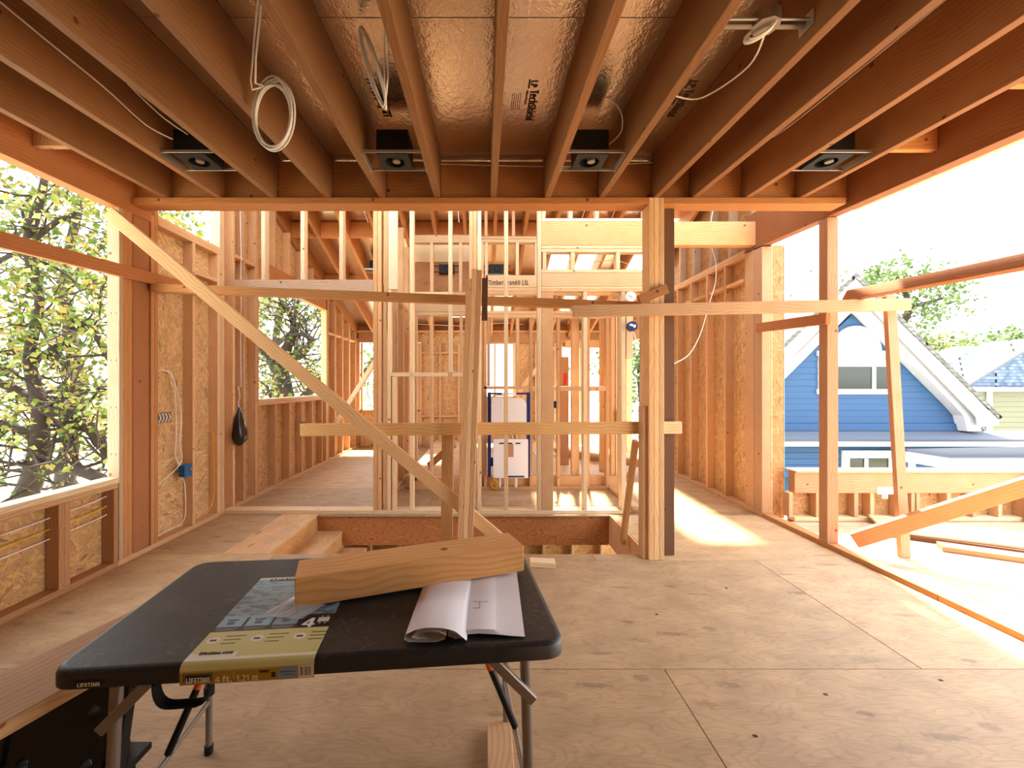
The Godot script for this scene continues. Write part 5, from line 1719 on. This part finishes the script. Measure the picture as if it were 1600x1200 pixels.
func build_trees() -> void:
	var spring := [S(122, 132, 66), S(104, 120, 54), S(146, 142, 84), S(80, 102, 44), S(156, 142, 78)]
	var pale := [S(106, 128, 78), S(92, 116, 66), S(122, 138, 90)]
	limb_tree("street_tree", "yellow-green leafy tree with crooked limbs outside the near left window", 6.6, [
		[[-60, 1000, 0.20], [10, 840, 0.17], [55, 735, 0.14], [62, 640, 0.10], [46, 560, 0.075], [62, 470, 0.06], [45, 380, 0.08], [70, 280, 0.05], [60, 180, 0.03]],
		[[55, 738, 0.12], [90, 728, 0.11], [130, 735, 0.09], [175, 752, 0.08], [230, 770, 0.06]],
		[[70, 640, 0.10], [110, 650, 0.085], [135, 690, 0.08], [165, 750, 0.07]],
		[[52, 560, 0.07], [85, 540, 0.06], [110, 500, 0.05], [140, 560, 0.05], [175, 610, 0.04]],
		[[62, 470, 0.06], [30, 400, 0.05], [-20, 390, 0.04], [-90, 420, 0.03]],
		[[45, 380, 0.05], [85, 345, 0.04], [110, 330, 0.035], [120, 300, 0.02], [160, 250, 0.015]],
		[[70, 640, 0.08], [0, 600, 0.06], [-80, 620, 0.05], [-200, 560, 0.03]],
		[[60, 690, 0.07], [20, 660, 0.05], [-40, 700, 0.04]]],
		[[60, 330, 1.5, 1.7, 1.3, 2200], [110, 470, 1.1, 1.2, 1.2, 1300], [40, 600, 1.2, 1.0, 1.2, 1500], [120, 640, 0.8, 0.5, 0.8, 500], [-150, 450, 1.6, 1.8, 1.6, 1500], [230, 380, 0.9, 1.3, 1.2, 900], [290, 250, 0.9, 1.0, 1.2, 800], [70, 130, 1.6, 1.2, 1.4, 1300]], 0.095, spring, 3, 0.95)
	limb_tree("street_tree", "second leafy tree filling the left window behind the crooked one", 11.0, [
		[[90, 1000, 0.25], [100, 760, 0.22], [120, 600, 0.16], [100, 450, 0.12], [130, 300, 0.08]],
		[[120, 600, 0.1], [60, 520, 0.08], [20, 480, 0.05]], [[100, 450, 0.08], [180, 380, 0.06], [240, 340, 0.04]]],
		[[80, 420, 2.6, 2.6, 2.0, 2600], [170, 560, 2.2, 2.0, 2.0, 1800], [0, 620, 2.2, 1.6, 2.0, 1700], [280, 330, 2.0, 2.0, 2.0, 1600], [90, 690, 2.0, 0.7, 1.6, 700]], 0.17, spring, 14, 0.5)
	limb_tree("oak_tree", "dark gnarled oak with forked trunk outside the far left room window", 12.5, [
		[[462, 900, 0.30], [458, 700, 0.27], [452, 640, 0.22], [446, 600, 0.19], [441, 572, 0.16], [448, 545, 0.15], [458, 522, 0.12], [458, 502, 0.10], [450, 485, 0.085], [436, 474, 0.06], [420, 472, 0.04], [412, 482, 0.02]],
		[[455, 660, 0.15], [468, 632, 0.14], [485, 612, 0.12], [505, 590, 0.10]],
		[[452, 560, 0.11], [468, 558, 0.11], [482, 545, 0.11], [492, 534, 0.09], [490, 529, 0.06], [475, 524, 0.05], [462, 527, 0.05]],
		[[450, 485, 0.05], [428, 455, 0.05], [425, 440, 0.04], [415, 400, 0.03]],
		[[458, 505, 0.04], [466, 480, 0.04], [470, 455, 0.03], [480, 420, 0.02]],
		[[441, 572, 0.07], [420, 560, 0.06], [405, 545, 0.05], [370, 550, 0.04]],
		[[446, 610, 0.05], [425, 625, 0.05], [410, 600, 0.04], [380, 590, 0.03]],
		[[505, 590, 0.07], [530, 570, 0.06], [560, 590, 0.05], [590, 560, 0.04]],
		[[440, 475, 0.02], [460, 490, 0.015], [476, 508, 0.012]]],
		[[430, 460, 1.2, 0.8, 1.2, 500], [490, 500, 0.8, 0.7, 1.0, 420], [500, 600, 1.0, 0.9, 1.0, 600], [415, 590, 0.9, 0.9, 1.0, 560], [440, 380, 2.2, 1.3, 1.6, 900], [575, 580, 0.8, 1.2, 1.2, 420], [410, 500, 0.6, 0.9, 0.9, 260]], 0.13, spring, 27, 0.6)
	limb_tree("street_tree", "distant pale leafy tree beyond the gnarled oak", 22.0, [
		[[430, 800, 0.3], [440, 640, 0.26], [430, 540, 0.2], [450, 440, 0.12]], [[430, 540, 0.14], [500, 480, 0.1], [540, 450, 0.06]], [[440, 600, 0.14], [390, 520, 0.1]]],
		[[450, 560, 3.2, 2.6, 2.0, 1500], [540, 600, 2.6, 2.2, 2.0, 1100], [400, 450, 3.0, 2.0, 2.0, 900], [600, 560, 1.8, 2.0, 1.6, 700]], 0.26, spring, 31, 0.35)
	limb_tree("garden_tree", "light green tree rising behind the blue house gable", 22.5, [
		[[1400, 800, 0.3], [1398, 640, 0.25], [1400, 540, 0.2], [1420, 480, 0.14], [1400, 430, 0.08]], [[1400, 540, 0.12], [1350, 490, 0.09], [1310, 470, 0.05]], [[1420, 480, 0.1], [1460, 470, 0.07], [1500, 460, 0.04]]],
		[[1330, 455, 1.5, 0.9, 1.2, 420], [1395, 430, 1.8, 0.8, 1.2, 480], [1450, 470, 1.7, 1.1, 1.2, 560], [1420, 530, 1.1, 1.3, 1.0, 420], [1290, 470, 0.9, 0.5, 0.8, 120], [1490, 440, 1.0, 0.4, 0.8, 120]], 0.2, pale, 41, 2.2)
	limb_tree("garden_tree", "low round tree between the blue house and white house", 24.5, [
		[[1470, 800, 0.25], [1472, 660, 0.2], [1470, 590, 0.15], [1485, 550, 0.08]], [[1470, 590, 0.1], [1445, 560, 0.06]]],
		[[1475, 560, 1.5, 1.4, 1.2, 1100], [1500, 590, 1.2, 1.2, 1.2, 600], [1450, 545, 1.0, 0.9, 1.0, 400]], 0.2, spring, 43, 1.8)
	limb_tree("garden_tree", "broad tree line mass behind the white house roof", 34.0, [
		[[1570, 760, 0.3], [1572, 640, 0.25], [1580, 560, 0.15]]],
		[[1530, 548, 2.2, 1.1, 1.5, 700], [1580, 540, 2.6, 1.2, 1.5, 900], [1640, 535, 2.6, 1.3, 1.5, 800], [1720, 530, 3.0, 1.5, 1.5, 800]], 0.3, pale, 47, 1.6)
	limb_tree("garden_tree", "green tree outside the right doorway past the hall", 19.0, [
		[[1010, 800, 0.25], [1008, 660, 0.2], [1000, 580, 0.14], [1012, 540, 0.08]]],
		[[1005, 580, 1.6, 1.6, 1.4, 1300], [960, 570, 1.2, 1.4, 1.2, 600]], 0.2, pale, 53)

# limbs: photo pixels with radius in metres at depth D (with some spread in depth); clouds: [px, py, rx, ry, rz, leaves]
func limb_tree(called: String, label: String, D: float, limbs: Array, clouds: Array, size: float, tones: Array, sd: int, full := 1.0) -> Node3D:
	var tr := RandomNumberGenerator.new()
	tr.seed = sd
	var base := V(X(limbs[0][0][0], D), -3.25, D)
	var t := thing(called, label, "tree", base)
	var st := st_new()
	var tips := []
	for l in limbs.size():
		var pts := []
		var rad := []
		var lean := tr.randf_range(-0.9, 0.9) if l > 0 else 0.0
		for i in limbs[l].size():
			var q = limbs[l][i]
			var p := at(q[0], q[1], D) - base
			if l == 0 and i == 0: p.y = 0.0
			p.z += lean * i / limbs[l].size()
			pts.append(p)
			rad.append(q[2])
		var sp := smooth(pts, 4)
		var sr := []
		for i in sp.size():
			var f := float(i) / 4.0
			var a := mini(int(f), rad.size() - 1)
			var b := mini(a + 1, rad.size() - 1)
			sr.append(lerpf(rad[a], rad[b], f - a))
		tube_into(st, sp, sr, 8)
		# twigs
		for i in range(3 if l == 0 else 1, sp.size(), 2):
			if sp[i].y < 1.5: continue
			for k in 2:
				var dv := Vector3(tr.randfn(0, 1), tr.randfn(0.2, 0.8), tr.randfn(0, 1)).normalized()
				grow(st, tips, sp[i], dv, tr.randf_range(0.5, 1.1), minf(sr[i] * 0.35, 0.028), 1, tr, 0.3)
	mi(t, "trunk_and_branches", st.commit(), M["bark"])
	var pts2 := []
	for c in clouds:
		var o := at(c[0], c[1], D) - base
		# leaves hang in sprays, so the crown has gaps
		var sprays := int(c[5] * full / 26)
		for i in sprays:
			var q := Vector3(tr.randfn(0, 0.5) * c[2], tr.randfn(0, 0.5) * c[3], tr.randfn(0, 0.5) * c[4])
			for k in 16:
				pts2.append(o + q + Vector3(tr.randfn(0, 0.2), tr.randfn(0, 0.16), tr.randfn(0, 0.2)) * (size / 0.13))
	for q in tips:
		if tr.randf() < 0.6: pts2.append(q)
	var f2 := mi(t, "foliage", leaves_mesh(pts2, 1, 0.03, size, tones, tr), M["leaf"])
	f2.set_meta("kind", "stuff")
	return t
